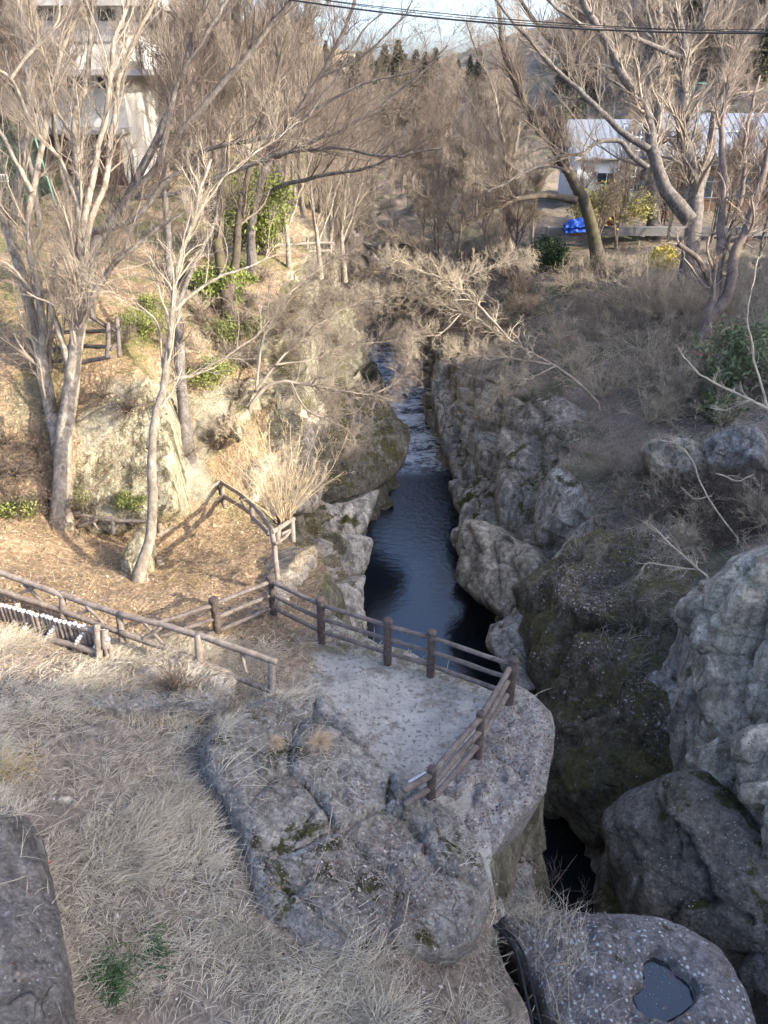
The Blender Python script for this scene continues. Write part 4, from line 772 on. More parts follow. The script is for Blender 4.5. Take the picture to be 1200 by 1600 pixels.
# right bank
traced_tree('slender_tree', 'slim pale tree with several upright stems on the right rim, left of the leaning tree', 'tree', [
    ([(796, 398), (793, 340), (790, 290), (788, 240), (780, 190), (770, 140), (745, 80), (728, 30)], [40, 40], 0.17, 0.04), ([(790, 290), (806, 230), (812, 170), (800, 110), (812, 40)], [40, 41], 0.10, 0.03),
    ([(789, 250), (760, 200), (735, 160), (700, 120)], [40, 39], 0.07, 0.02), ([(792, 330), (770, 270), (745, 235), (720, 215)], [40, 39], 0.07, 0.02)], big, M['bark_pale'], M['twig_pale'], seed=47)
traced_tree('bare_tree', 'tall grey tree behind the bamboo, its long limbs arching over the river', 'tree', [
    ([(395, 425), (392, 370), (400, 310), (420, 250), (455, 190), (500, 120), (540, 40), (560, -20)], [31, 28], 0.2, 0.05), ([(400, 320), (440, 290), (500, 275), (570, 262), (640, 235), (700, 195)], [31, 27], 0.11, 0.025),
    ([(420, 250), (480, 225), (560, 190), (640, 130), (700, 70)], [30, 27], 0.10, 0.025), ([(455, 190), (440, 120), (430, 50), (435, -20)], [29.5, 30], 0.09, 0.03), ([(500, 120), (560, 90), (620, 40), (650, -10)], [28.6, 27], 0.06, 0.02)], big, M['bark_gray'], M['twig_brown'], seed=48)
traced_tree('bare_tree', 'mossy dark tree leaning left by the blue tarp, with a low limb', 'tree', [
    ([(938, 425), (928, 370), (915, 320), (898, 288), (877, 250), (863, 223), (840, 200), (820, 160), (800, 117), (785, 70), (780, 10)], [39, 38], 0.34, 0.10, 36),
    ([(865, 225), (887, 173), (897, 133), (896, 110), (880, 87), (853, 57), (820, 10), (800, -20)], [38.4, 38], 0.22, 0.07, 30),
    ([(900, 313), (850, 306), (810, 311), (770, 325), (730, 350)], [38.5, 36], 0.2, 0.05), ([(897, 113), (915, 80), (930, 30), (935, -20)], [38, 39], 0.13, 0.05)], big, M['bark_dark'], M['twig_brown'], seed=31)
traced_tree('bare_tree', 'great grey tree right of the tarp, its trunk bending far left', 'tree', [
    ([(1078, 345), (1055, 315), (1040, 297), (1030, 270), (1020, 233), (1013, 187), (1000, 157), (973, 117), (947, 67), (920, 20), (900, -20)], [36, 35], 0.36, 0.14, 36),
    ([(1014, 233), (973, 207), (947, 183), (910, 147), (867, 107), (837, 73), (800, 33), (770, -10)], [35.5, 34], 0.17, 0.05, 30),
    ([(1012, 262), (987, 243), (970, 220), (933, 223), (910, 240), (867, 247), (800, 280), (760, 300)], [35.5, 34], 0.15, 0.03, 30),
    ([(935, 45), (905, 38), (870, 12), (840, -15)], [35, 34], 0.12, 0.05),
    ([(1000, 157), (960, 130), (930, 105), (905, 98)], [35, 36], 0.08, 0.03)], big, M['bark_gray'], M['twig_pale'], root=False, seed=32)
traced_tree('bare_tree', 'straight grey trunk standing behind the bending one, beside the person', 'tree', [
    ([(1022, 372), (1020, 300), (1024, 240), (1030, 160), (1032, 80), (1030, 20), (1026, -40)], 41, 0.36, 0.16, 30), ([(1030, 120), (1022, 60), (1012, 20), (1005, -20)], [41, 40], 0.12, 0.06)], big, M['bark_gray'], M['twig_pale'], seed=33)
traced_tree('bare_tree', 'stout mossy tree at the terrace edge with one long smooth upright stem', 'tree', [
    ([(1072, 460), (1078, 400), (1084, 350), (1088, 300), (1080, 262), (1068, 215), (1067, 150), (1070, 83), (1060, 33), (1052, -30)], 34.5, 0.42, 0.16, 36),
    ([(1067, 92), (1017, 70), (987, 57), (947, 37), (900, 13), (867, -5)], [34.5, 33], 0.13, 0.05, 30),
    ([(1088, 305), (1108, 240), (1120, 167), (1143, 133), (1160, 67), (1200, 17)], [34.5, 35], 0.24, 0.1, 30),
    ([(1118, 190), (1128, 100), (1120, 40), (1150, -20)], [34.8, 35.5], 0.14, 0.06), ([(1070, 83), (1095, 40), (1110, 0)], [34.5, 34], 0.11, 0.05),
    ([(1060, 245), (1040, 262), (1032, 280)], [34.5, 33.8], 0.08, 0.04)], big, M['bark_gray'], M['twig_pale'], seed=34)
traced_tree('bare_tree', 'reddish brown tree with a pink ribbon round its trunk on the right slope', 'tree', [
    ([(1098, 585), (1100, 540), (1105, 505), (1115, 470), (1122, 417), (1127, 350), (1130, 280), (1128, 200), (1140, 120)], 29, 0.27, 0.08, 32),
    ([(1108, 500), (1137, 460), (1147, 400), (1170, 350), (1190, 280), (1210, 200)], [29, 28], 0.24, 0.09, 28),
    ([(1112, 458), (1102, 425), (1085, 400), (1060, 382)], [29, 28], 0.12, 0.08), ([(1122, 417), (1160, 300), (1165, 220), (1185, 120)], [29, 30], 0.12, 0.05)],
    red, M['bark_red'], plain('twig_red', (0.29, 0.225, 0.175), 0.8, 0.35, 2.0), seed=35)
rb = W(1100, 551, t=29 * KS[35]); a_ = np.arange(25) * 2 * math.pi / 24
V, F = tubes((rb + np.stack([np.cos(a_) * 0.36 * KS[35], np.sin(a_) * 0.36 * KS[35], 0.03 * np.sin(a_ * 2)], 1))[None], np.full((1, 25), 0.04), 6)
tag(link('ribbon', mesh_np('ribbon', V, F, plain('pink_ribbon', (0.75, 0.05, 0.13), 0.5, 0.1))), 'bright pink ribbon tied round the reddish trunk', 'ribbon')

brush = [dict(n=9.0, ang=0.7, ln=(0.6, 1.5), K=7, up=0.08, fmin=0.25, rf=0.6, wander=0.22), dict(n=9, ang=0.75, ln=(0.3, 0.8), K=5, up=0.08, fmin=0.1, wander=0.22, rmin=0.004), dict(n=5, ang=0.8, ln=(0.12, 0.35), K=4, up=0.05, fmin=0.1, rmin=0.004)]
traced_tree('overhanging_shrub', 'sunlit mass of tangled pale twigs leaning from the right bank over the river', 'shrub', [
    ([(945, 640), (905, 600), (868, 572), (820, 545), (770, 515), (720, 490), (680, 470), (640, 462), (590, 465), (555, 468)], [28.5, 27], 0.055, 0.015, 34),
    ([(860, 570), (800, 560), (740, 555), (700, 545)], [28, 27], 0.05, 0.015), ([(800, 535), (750, 480), (700, 440), (650, 420), (600, 400)], [27.8, 26], 0.05, 0.015),
    ([(720, 490), (690, 520), (650, 530), (636, 560)], [27.4, 26.5], 0.03, 0.01), ([(868, 572), (830, 590), (790, 600), (760, 640)], [28, 27.5], 0.035, 0.01), ([(680, 470), (720, 440), (770, 415), (830, 400)], [27.5, 28], 0.035, 0.01)], brush, M['twig_pale'], M['twig_tan'], seed=41, flare=0)
traced_tree('overhanging_shrub', 'bare branches reaching from the left cliff edge across the narrow of the gorge', 'shrub', [
    ([(385, 640), (420, 602), (460, 598), (520, 610), (575, 616), (620, 596), (640, 560), (644, 522)], [25, 26], 0.07, 0.015, 30),
    ([(400, 610), (440, 560), (480, 520), (540, 480), (600, 470)], [25, 26], 0.05, 0.015), ([(455, 598), (480, 640), (540, 670), (555, 700), (540, 705)], [25, 24.5], 0.035, 0.01),
    ([(430, 570), (500, 560), (560, 540), (620, 530)], [25, 27], 0.04, 0.012), ([(400, 610), (410, 540), (440, 470), (500, 420), (560, 390)], [25, 27], 0.05, 0.012), ([(575, 616), (560, 640), (520, 650)], [26, 25.5], 0.02, 0.01)], brush, M['twig_pale'], M['twig_pale'], seed=42, flare=0)
traced_tree('overhanging_shrub', 'dense brown thicket bending over the dark head of the river', 'shrub', [
    ([(720, 470), (690, 420), (650, 385), (600, 360), (550, 345)], [36, 35], 0.08, 0.02, 26), ([(700, 430), (710, 380), (690, 330), (650, 300)], [36, 35], 0.06, 0.02), ([(740, 450), (760, 400), (800, 360), (830, 330)], [36, 36], 0.06, 0.02),
    ([(700, 440), (650, 440), (600, 425), (560, 430)], [36, 35], 0.05, 0.02), ([(500, 470), (520, 420), (560, 380), (620, 350)], [36, 37], 0.06, 0.02), ([(720, 500), (680, 515), (640, 520), (600, 535)], [37, 38], 0.04, 0.015), ([(540, 500), (580, 500), (620, 490), (655, 500)], [38, 38], 0.04, 0.015), ([(700, 470), (660, 490), (620, 470), (585, 450)], [36, 37], 0.04, 0.015)],
    [dict(n=6.0, ang=0.7, ln=(0.8, 2.2), K=7, up=0.05, fmin=0.1, rf=0.6, wander=0.22), dict(n=12, ang=0.75, ln=(0.4, 1.2), K=5, up=0.05, fmin=0.1, wander=0.22, rmin=0.006), dict(n=6, ang=0.8, ln=(0.2, 0.5), K=4, up=0.05, fmin=0.1, rmin=0.006)], M['twig_brown'], M['twig_pale'], seed=43, flare=0)
traced_tree('overhanging_shrub', 'white sunlit forked branch crossing in front of the brush at the right edge', 'shrub', [
    ([(1260, 680), (1200, 640), (1150, 612), (1100, 590), (1070, 560), (1060, 545)], [17, 18], 0.04, 0.012, 24), ([(1250, 800), (1200, 640), (1130, 640), (1110, 636)], [17, 18], 0.03, 0.01), ([(1200, 640), (1180, 560), (1170, 490), (1185, 400)], [17.4, 17.6], 0.03, 0.01)],
    [dict(n=3.5, ang=0.8, ln=(0.3, 0.8), K=6, up=0.05, fmin=0.2, rf=0.6, wander=0.2), dict(n=4, ang=0.8, ln=(0.12, 0.35), K=4, up=0.05, fmin=0.1, rmin=0.004)], M['twig_tan'], M['twig_tan'], seed=44, flare=0)
traced_tree('overhanging_shrub', 'white sunlit forked twig hanging before the blocky pale boulder', 'shrub', [
    ([(1160, 850), (1120, 800), (1098, 760), (1080, 720), (1060, 695), (1030, 688), (1006, 692)], [19, 20.5], 0.022, 0.012, 24), ([(1112, 775), (1085, 780), (1060, 760)], [20, 20.3], 0.02, 0.01), ([(1118, 740), (1150, 750), (1180, 742)], [19.7, 19.5], 0.02, 0.01)],
    [dict(n=3.5, ang=0.8, ln=(0.3, 0.7), K=6, up=0.05, fmin=0.2, rf=0.6, wander=0.2), dict(n=4, ang=0.8, ln=(0.12, 0.35), K=4, up=0.05, fmin=0.1, rmin=0.004)], M['twig_tan'], M['twig_tan'], seed=45, flare=0)
traced_tree('overhanging_shrub', 'spray of thin pale twigs drooping over the mossy slab', 'shrub', [
    ([(1110, 905), (1080, 880), (1045, 850), (1020, 825), (1005, 815)], [20, 21.5], 0.03, 0.01, 20), ([(1090, 890), (1050, 885), (1010, 880), (1000, 900)], [20.3, 21], 0.02, 0.008)],
    [dict(n=8, ang=0.6, ln=(0.3, 0.9), K=6, up=0.05, fmin=0.1, rf=0.6, wander=0.2), dict(n=4, ang=0.7, ln=(0.12, 0.35), K=4, up=0.05, fmin=0.1, rmin=0.004)], M['twig_tan'], M['twig_tan'], seed=46, flare=0)

def fan(name, label, base, n, spread, hgt, r, mats, seed, levels=((6, 0.5, (0.3, 0.8)), (4, 0.6, (0.1, 0.35))), lean=(0, 0, 0), group=None, cat='shrub', up=0.1, wander=0.12, protomesh=None, rmin=0.003, droop=0):
    """a many-stemmed shrub"""
    e = empty(name, label, cat, tuple(base), group)
    if protomesh is not None:
        for nm, me in protomesh: link(nm, me, e)
        return e, protomesh
    rg = np.random.default_rng(seed); th = rg.uniform(0, 2 * math.pi, n); a = spread * rg.random(n) ** 0.6
    d = unit(np.stack([np.cos(th) * np.sin(a), np.sin(th) * np.sin(a), np.cos(a)], 1) + np.array(lean)); K = 9; L = hgt * rg.uniform(0.55, 1.1, n)
    p = np.stack([np.cos(th), np.sin(th), 0 * th], 1) * (rg.random(n) * hgt * 0.08)[:, None]; path = [p]; w = 0
    for k in range(K - 1):
        w = 0.5 * w + rg.normal(size=(n, 3)) * wander; d = unit(d + w + np.array([0, 0, -droop * k / K])); path.append(path[-1] + d * (L / (K - 1))[:, None])
    P = np.stack(path, 1); Rr = (r * rg.uniform(0.5, 1.1, n))[:, None] * np.linspace(1, 0.3, K); parts = []
    V, F = tubes(P, Rr, 5); ms = mesh_np('stems', V, F, mats[0]); tw = []
    for (m, ag, ln) in levels:
        P, Rr = children(P, Rr, m, ag, ln, 5, up, 0.18, 0.15, 0.6, rmin, rg); tw.append(tubes(P, Rr, 3))
    parts = [('stems', ms)]
    if tw and n < 45: 
        V0, F0 = tubes(np.stack(path, 1), (r * np.ones(n))[:, None] * np.linspace(1, 0.3, K), 3); parts = [('branches', mesh_np('branches', *join([(V0, F0)] + tw), mats[0]))]
    elif tw: V, F = join(tw); parts.append(('twigs', mesh_np('twigs', V, F, mats[1])))
    for nm, me in parts: link(nm, me, e)
    return e, parts

# ------------------------------------------------------------ shrubs and dry tufts
def at(px, py, sink=0.1):
    p = seen(px, py); return None if p is None else p - np.array([0, 0, sink])
tanb = plain('stem_tan', (0.60, 0.47, 0.29), 0.8, 0.25, 3)
fan('shrub', 'tan leafless bush glowing in the sun at the end of the leafy bank', W(442, 812, t=17.6), 48, 0.72, 2.5, 0.014, (tanb, tanb), 51, ((6, 0.4, (0.3, 0.9)), (3, 0.5, (0.1, 0.3))), cat='bush', up=0.2, wander=0.07, rmin=0.005)
fan('shrub', 'small fine twigged shrub on the hump beneath the stair railing', at(278, 1075), 60, 0.9, 0.85, 0.006, (M['twig_brown'], M['twig_brown']), 52, ((8, 0.5, (0.1, 0.3)),), cat='bush')
fan('shrub', 'thin bare sapling spreading in front of the black hole', W(838, 1440, t=13.2), 4, 0.55, 1.9, 0.012, (M['twig_brown'], M['twig_brown']), 53, ((7, 0.75, (0.4, 0.9)), (4, 0.7, (0.15, 0.4))), lean=(0.5, -0.2, 0), cat='sapling')
fan('shrub', 'sprawling pale arching stems on the low rock in the bottom centre', at(610, 1440), 30, 1.25, 1.3, 0.005, (M['twig_pale'], M['twig_pale']), 54, ((3, 0.5, (0.1, 0.4)),), cat='bush', droop=0.5, lean=(0.2, 0, 0))
fan('shrub', 'second spray of thin arching stems near the black pipe', at(700, 1500), 24, 1.2, 1.2, 0.005, (M['twig_pale'], M['twig_pale']), 55, ((3, 0.5, (0.1, 0.4)),), cat='bush', droop=0.5)
fan('grass_tuft', 'yellow stemmed tuft of dry grass at the left edge', at(20, 1205), 90, 0.8, 0.75, 0.004, (plain('straw_yellow', (0.62, 0.45, 0.17), 0.8, 0.25, 6),) * 2, 56, (), cat='grass tuft', droop=0.6)
straw = plain('straw_tan', (0.55, 0.42, 0.28), 0.85, 0.25, 6)
for k, (a, b, lab, h) in enumerate([(498, 1160, 'rounded tan grass tuft on the slab, the larger of two', 0.42), (428, 1160, 'low spreading tan grass tuft on the slab, left of the rounded one', 0.26)]):
    fan('grass_tuft', lab, at(a, b, 0.03), 420, 1.25, h, 0.0032, (straw, straw), 57 + k, (), cat='grass tuft', droop=1.3, wander=0.08)
greenb = plain('green_blade', (0.06, 0.125, 0.035), 0.55, 0.35, 5, 0.4)
for k, (a, b, lab, n) in enumerate([(150, 1530, 'larger clump of long green grass leaves near the bottom left rock', 420), (222, 1482, 'smaller flat clump of green grass leaves in the dry grass', 260)]):
    e = empty('grass_clump', lab, 'grass clump', tuple(at(a, b, 0.02))); rg = np.random.default_rng(60 + k)
    th = rg.uniform(0, 6.283, n); el = rg.uniform(0.3, 1.3, n); L = rg.uniform(0.22, 0.42, n) * (1 if k == 0 else 0.75); d = np.stack([np.cos(th) * np.cos(el), np.sin(th) * np.cos(el), np.sin(el)], 1)
    c = np.stack([rg.normal(0, 0.17 if k == 0 else 0.13, n), rg.normal(0, 0.14, n), 0 * th], 1); P = np.stack([c + d * (L * f)[:, None] - np.array([0, 0, 1.0]) * (L * f * f * 0.7)[:, None] for f in np.linspace(0, 1, 6)], 1)
    V, F = tubes(P, np.full(n, 0.006)[:, None] * np.array([0.7, 1, 1, 0.8, 0.5, 0.1]), 3); link('leaves', mesh_np('leaves', V, F, greenb), e)

# sticks, a rusty stake and loose stones
for k, (pts, r_, lab) in enumerate([([(520, 1262), (512, 1310), (500, 1350), (486, 1400), (478, 1462)], 0.006, 'long pale dead stem lying down the middle of the foreground slab'), ([(640, 1395), (628, 1450), (600, 1500), (585, 1560)], 0.009, 'pale dead stick leaning from the slab into the bottom grass'),
        ([(700, 1355), (735, 1325), (760, 1318)], 0.007, 'crooked pale twig on the rock below the lowest railing post'), ([(60, 1120), (110, 1180), (118, 1250)], 0.007, 'thin grey stick in the grass near the yellow tuft'), ([(210, 1130), (212, 1200), (214, 1262)], 0.006, 'straight thin dead stalk in the middle of the dry grass'), ([(0, 1385), (40, 1372), (82, 1350)], 0.008, 'pale stick lying over the bottom left rock')]):
    P = [at(a, b, -0.03) for a, b in pts]; P = [p for p in P if p is not None]; V, F = tubes(smoothpath(P, 24)[None], (np.linspace(1, 0.4, 24) * r_)[None], 6); tag(link('dead_stick', mesh_np('dead_stick', V, F, M['twig_tan'])), lab, 'stick')
p = at(663, 1335, 0.1); V, F = log(p, p + np.array([0.02, 0, 0.32]), 0.022, 0.02, 8, 6, 0.2, 4); tag(link('rusty_stake', mesh_np('rusty_stake', V, F, plain('rust', (0.10, 0.045, 0.03), 0.9, 0.4, 20))), 'short rusty iron stake standing in the slab near the railing end', 'stake')
for k, (a, b, s_, lab) in enumerate([(735, 740, 0, ''), (105, 1255, 0.14, 'flat grey stone among the dry grass left of the slab'), (345, 1350, 0.07, 'small whitish stone in the gap left of the slab'), (560, 1535, 0.10, 'small grey stone above the pale stone at the bottom edge'), (250, 880, 0.13, 'pale stone lying right of the slender tree foot'), (225, 905, 0.12, 'pale stone at the slender tree foot')]):
    if s_:
        q = at(a, b, 0); sp = s_ / 0.0083 / max(1, (q[1] / 7.5)); rock(lab, [(a - sp, b), (a - sp * .6, b - sp * .5), (a + sp * .3, b - sp * .6), (a + sp, b - sp * .1), (a + sp * .7, b + sp * .45), (a - sp * .4, b + sp * .5)], [T(a - sp, b, q[2] + 0.02), T(a + sp, b, q[2] + 0.02), T(a, b + sp, q[2] + 0.02)], s_ * 0.35, s_, s_ * 0.5, M['rock_pale'], s_ * 0.12, s_ * 0.15, s_ * 0.2, 2.5, 300 + k, 'stone', 'stone')
# leafy masses
def leaves_np(C, size, rg, up=0.0, long=1.0):
    n = len(C); a = unit(rg.normal(size=(n, 3)) + np.array([0, 0, up])); b = unit(np.cross(a, rg.normal(size=(n, 3)))); s = size * rg.uniform(0.6, 1.3, n)[:, None]
    V = np.stack([C - a * s * 0.5 * long, C + b * s * 0.32, C + a * s * 0.55 * long, C - b * s * 0.32], 1).reshape(-1, 3); return V, np.arange(4 * n).reshape(n, 4)
def leafmat(name, c1, c2):
    t = NT(name); t.b.inputs['Roughness'].default_value = 0.6
    col = t.ramp(t.noise(2.5, 5, 0.7), [(0.35, c1), (0.65, c2)]); col = t.mix(0.35, col, t.ramp(t.n.new('ShaderNodeNewGeometry').outputs['Random Per Island'], [(0, tuple(x * 0.5 for x in c1)), (1, tuple(min(1, x * 1.5) for x in c2))]))
    return t.done(col, 0.6)
M['bamboo'] = leafmat('bamboo_leaf', (0.08, 0.11, 0.02), (0.26, 0.30, 0.07)); M['evergreen'] = leafmat('evergreen_leaf', (0.02, 0.035, 0.015), (0.06, 0.09, 0.035)); M['yellowleaf'] = leafmat('yellow_leaf', (0.30, 0.26, 0.04), (0.55, 0.46, 0.10)); M['conifer'] = leafmat('conifer_leaf', (0.05, 0.055, 0.035), (0.13, 0.125, 0.08)); M['sasa'] = leafmat('sasa_leaf', (0.06, 0.085, 0.035), (0.22, 0.25, 0.12)); M['slopeleaf'] = leafmat('slope_leaf', (0.10, 0.12, 0.03), (0.30, 0.32, 0.10))
def leafy(name, label, base, rad, hgt, n, size, mat, seed, stems=10, cat='shrub', group=None, clump=26, long=1.4, yoff=0):
    rg = np.random.default_rng(seed); e = empty(name, label, cat, tuple(base), group)
    cc = unit(rg.normal(size=(clump, 3))) * (rg.random(clump) ** 0.45)[:, None] * np.array([rad, rad, hgt * 0.5]) + np.array([0, 0, hgt * 0.52])
    k = rg.integers(0, clump, n); C = cc[k] + rg.normal(size=(n, 3)) * np.array([1, 1, 0.8]) * rad * 0.17
    V, F = leaves_np(C, size, rg, 0.2, long); link('foliage', mesh_np('foliage', V, F, mat, False), e)
    tp = cc[rg.integers(0, clump, stems)]; b0 = np.c_[rg.normal(size=(stems, 2)) * rad * 0.12, np.full(stems, -0.2)]; m = (b0 + tp) / 2 + rg.normal(size=(stems, 3)) * rad * 0.08
    P = np.stack([b0 * (1 - f) ** 2 + 2 * m * f * (1 - f) + tp * f * f for f in np.linspace(0, 1, 7)], 1); V, F = tubes(P, np.repeat(np.linspace(1, 0.3, 7)[None], stems, 0) * 0.02 * max(1, rad), 4); link('stems', mesh_np('stems', V, F, M['bark_dark']), e)
    return e
leafy('bamboo', 'yellow green bamboo thicket in the wood above the left cliff', at(412, 400), 1.7, 3.6, 12000, 0.10, M['bamboo'], 71, 30, 'bamboo')
leafy('bamboo', 'lower greenish thicket beside the twin dark trunks', at(352, 470), 1.1, 1.4, 3200, 0.09, M['bamboo'], 72, 14, 'bamboo')
leafy('evergreen_shrub', 'dark green shrub below the tarp on the right bank', at(858, 425), 1.3, 2.2, 3500, 0.13, M['evergreen'], 73)
leafy('evergreen_shrub', 'bright yellow leaved shrub at the foot of the stout mossy tree', at(1030, 425), 1.0, 1.7, 1500, 0.12, M['yellowleaf'], 74)
leafy('bamboo_grass', 'green dwarf bamboo covering the slope right of the pink ribboned tree', at(1160, 600), 1.9, 2.2, 5000, 0.12, M['sasa'], 75, 30, 'bamboo grass', clump=40, long=2.2)
leafy('bamboo_grass', 'small patch of dwarf bamboo under the pink ribboned tree', at(1120, 650), 0.8, 0.9, 1400, 0.13, M['sasa'], 76, 10, 'bamboo grass', long=2.2)
leafy('bamboo', 'sunlit yellow bamboo hedge before the white building', W(955, 345, t=50), 2.6, 1.7, 6000, 0.13, leafmat('hedge_leaf', (0.25, 0.22, 0.06), (0.5, 0.44, 0.16)), 77, 24, 'bamboo', clump=40)
for k, (a, b, r_, h_, n) in enumerate([(225, 520, 0.9, 0.7, 1600), (330, 600, 0.8, 0.9, 1400), (245, 490, 0.7, 0.6, 1000), (350, 530, 0.7, 0.8, 1100), (120, 790, 0.45, 0.6, 600), (30, 800, 0.5, 0.5, 600), (205, 790, 0.4, 0.4, 500), (395, 520, 0.7, 0.7, 900)]):
    leafy('ground_shrub', ['green bramble patch behind the terrace fence', 'green bramble patch beside the lower dark trunk', 'uppermost green bramble patch behind the terrace fence', 'bramble patch on the slope below the twin trunks', 'leafy tangle at the forked tree foot', 'low leafy patch at the left edge under the rock', 'yellow green patch at the foot of the squared rock', 'greenish patch on the yellow cliff edge'][k], at(a, b), r_, h_, n * 2, 0.055, M['slopeleaf'], 80 + k, 6, 'ground shrub')

# repeated bare shrubs over both banks: a few kinds, copied part by part
def copy_thing(src, loc, rz, sc, label, group):
    c = src.copy(); scene.collection.objects.link(c); c.location = tuple(loc); c.rotation_euler = (random.uniform(-.1, .1), random.uniform(-.1, .1), rz); c.scale = (sc, sc, sc); c['label'] = label; c['group'] = group
    for ch in src.children:
        d = ch.copy(); scene.collection.objects.link(d); d.parent = c
    return c
protoS = []
for k in range(5):
    mt = [M['twig_brown'], M['twig_pale'], M['twig_brown'], M['twig_dark'], M['twig_tan']][k]
    protoS.append((k, mt))
def scatter_shrubs(pts, label, group, kinds, h, seed, n=26, spread=0.95, lean=(0, 0, 0), r=0.012):
    rg = np.random.default_rng(seed); protos = {}
    for (px, py) in pts:
        p = at(px, py, 0.05)
        if p is None: continue
        k = int(rg.choice(kinds)); rz = rg.uniform(0, 6.28) if lean == (0, 0, 0) else rg.uniform(-.5, .5); sc = rg.uniform(0.75, 1.3)
        if k not in protos:
            mt = protoS[k][1]; e, _ = fan('shrub', label, p, n, spread, h, r, (mt, mt), seed * 10 + k, ((6, 0.6, (0.3 * h / 2, 1.0 * h / 2)), (4, 0.65, (0.1 * h / 2, 0.45 * h / 2))), lean=lean, group=group, wander=0.15, rmin=0.0055); protos[k] = e; e.rotation_euler = (0, 0, rz); e.scale = (sc,) * 3
        else: copy_thing(protos[k], p, rz, sc, label, group)
rg = np.random.default_rng(5)
def jit(poly, n, seed):
    r_ = np.random.default_rng(seed); P = np.array(poly, float); out = []
    while len(out) < n:
        q = r_.uniform(P.min(0), P.max(0))
        if inpoly(np.array([q[0]]), np.array([q[1]]), P)[0] and all(np.hypot(*(q - o_)) > 14 for o_ in out): out.append(q)
    return out
scatter_shrubs(jit([(820, 430), (1000, 430), (1200, 470), (1200, 650), (1100, 670), (1000, 660), (950, 630), (840, 560)], 44, 1), 'grey brown leafless shrub on the shaded slope of the right bank', 'bare shrubs on the right slope', [4, 1, 4], 1.9, 101)
scatter_shrubs(jit([(950, 690), (1000, 740), (1200, 740), (1200, 850), (1100, 870), (960, 810)], 22, 2), 'twiggy bare shrub on the bank above the mossy slab', 'bare shrubs above the mossy slab', [4, 1, 0], 1.3, 102, lean=(-0.3, -0.3, 0))
scatter_shrubs(jit([(680, 400), (820, 390), (850, 480), (840, 560), (760, 560), (690, 545)], 16, 3), 'tangled bare shrub hanging at the head of the right gorge wall', 'bare shrubs on the gorge rim', [0, 3, 1], 1.7, 103, lean=(-0.5, -0.3, 0))
scatter_shrubs([(430, 520), (450, 490), (490, 500), (505, 480), (520, 540), (440, 570), (540, 440), (500, 440), (570, 450), (555, 510)], 'tangled bare shrub growing out of the left gorge wall', 'bare shrubs on the left gorge wall', [0, 1, 3], 1.5, 104, lean=(0.5, -0.3, 0))
scatter_shrubs(jit([(180, 440), (440, 420), (440, 560), (360, 700), (290, 720), (285, 600), (190, 560)], 22, 5), 'low dry tangle of stems on the sunlit left slope', 'dry tangles on the sunlit slope', [0, 1, 4], 0.9, 105)
scatter_shrubs([(60, 735), (20, 740), (50, 700), (75, 780), (130, 800), (10, 690), (35, 790), (110, 640), (200, 640), (160, 620)], 'dark tangle of creepers and twigs at the foot of the left trees', 'creeper tangles by the left trees', [3, 0], 1.0, 106, lean=(0, -0.3, -0.3))

scatter_shrubs(jit([(960, 470), (1060, 430), (1200, 430), (1200, 700), (1120, 690), (1010, 600)], 20, 8), 'tall sunlit pale shrub', 'tall pale shrubs by the ribboned tree', [4, 1], 2.7, 107, n=16, spread=0.7)
scatter_shrubs([(560, 515), (600, 500), (640, 495), (670, 500), (590, 470), (630, 455), (665, 450), (700, 460), (575, 440)], 'bare bush at the dark head of the river', 'bushes at the head of the river', [1, 4, 0], 1.8, 108, lean=(0, -0.4, 0))
# ------------------------------------------------------------ the woods behind
def bare_proto(seed, h, r, bm, tm, nl=5, spread=0.35, lv=((10, 0.5, (1.2, 3.2)), (8, 0.5, (0.5, 1.6)), (5, 0.6, (0.25, 0.7))), up=0.35, rmin=0.008):
    rg = np.random.default_rng(seed); parts = []; K = 12
    P0 = np.stack([np.zeros(K), np.zeros(K), np.linspace(-0.3, h * 0.9, K)], 1) + np.c_[np.cumsum(rg.normal(0, 0.05, (K, 2)), 0) * np.array([1, 1]), np.zeros(K)] * h / 8
    r0 = r * np.linspace(1.15, 0.2, K); r0[0] *= 1.25
    L, lr = children(P0[None], r0[None], nl, 0.45, (h * 0.45, h * 0.75), K, up, 0.10, 0.12, 0.65, 0.02, rg, taper=0.2)
    Pt = np.concatenate([P0[None], L]); Rt = np.concatenate([r0[None], lr]); V, F = tubes(Pt, Rt, 7); tm_ = mesh_np('trunk', V, F, bm); tw = []; P, Rr = Pt, Rt
    for (n, a, ln) in lv:
        P, Rr = children(P, Rr, n, a, ln, 6, up, 0.14, 0.2, 0.55, rmin, rg); tw.append(tubes(P, Rr, 3))
    V, F = join(tw); return [('trunk', tm_), ('crown', mesh_np('crown', V, F, tm))]
bg_far = [bare_proto(200 + k, 9, 0.14, [M['bark_gray'], M['bark_pale']][k % 2], [M['twig_brown'], M['twig_pale'], M['twig_brown'], M['twig_pale']][k], 6, 0.3, rmin=0.011) for k in range(4)]
def wood(pts, label, group, protos, smin, smax, seed):
    rg = np.random.default_rng(seed)
    for (x, y) in pts:
        z = ground(x, y, 3) - 0.2; e = empty('bare_tree', label, 'tree', (x, y, z), group, rg.uniform(0, 6.28)); s = rg.uniform(smin, smax); e.scale = (s, s, s * rg.uniform(0.9, 1.15))
        for nm, me in protos[rg.integers(0, len(protos))]: link(nm, me, e)
def spread_pts(n, seed, gen, dmin):
    r_ = np.random.default_rng(seed); out = []; tries = 0
    while len(out) < n and tries < 20000:
        tries += 1; q = gen(r_)
        if q is not None and all(math.hypot(q[0] - o_[0], q[1] - o_[1]) > dmin for o_ in out): out.append(q)
    return out
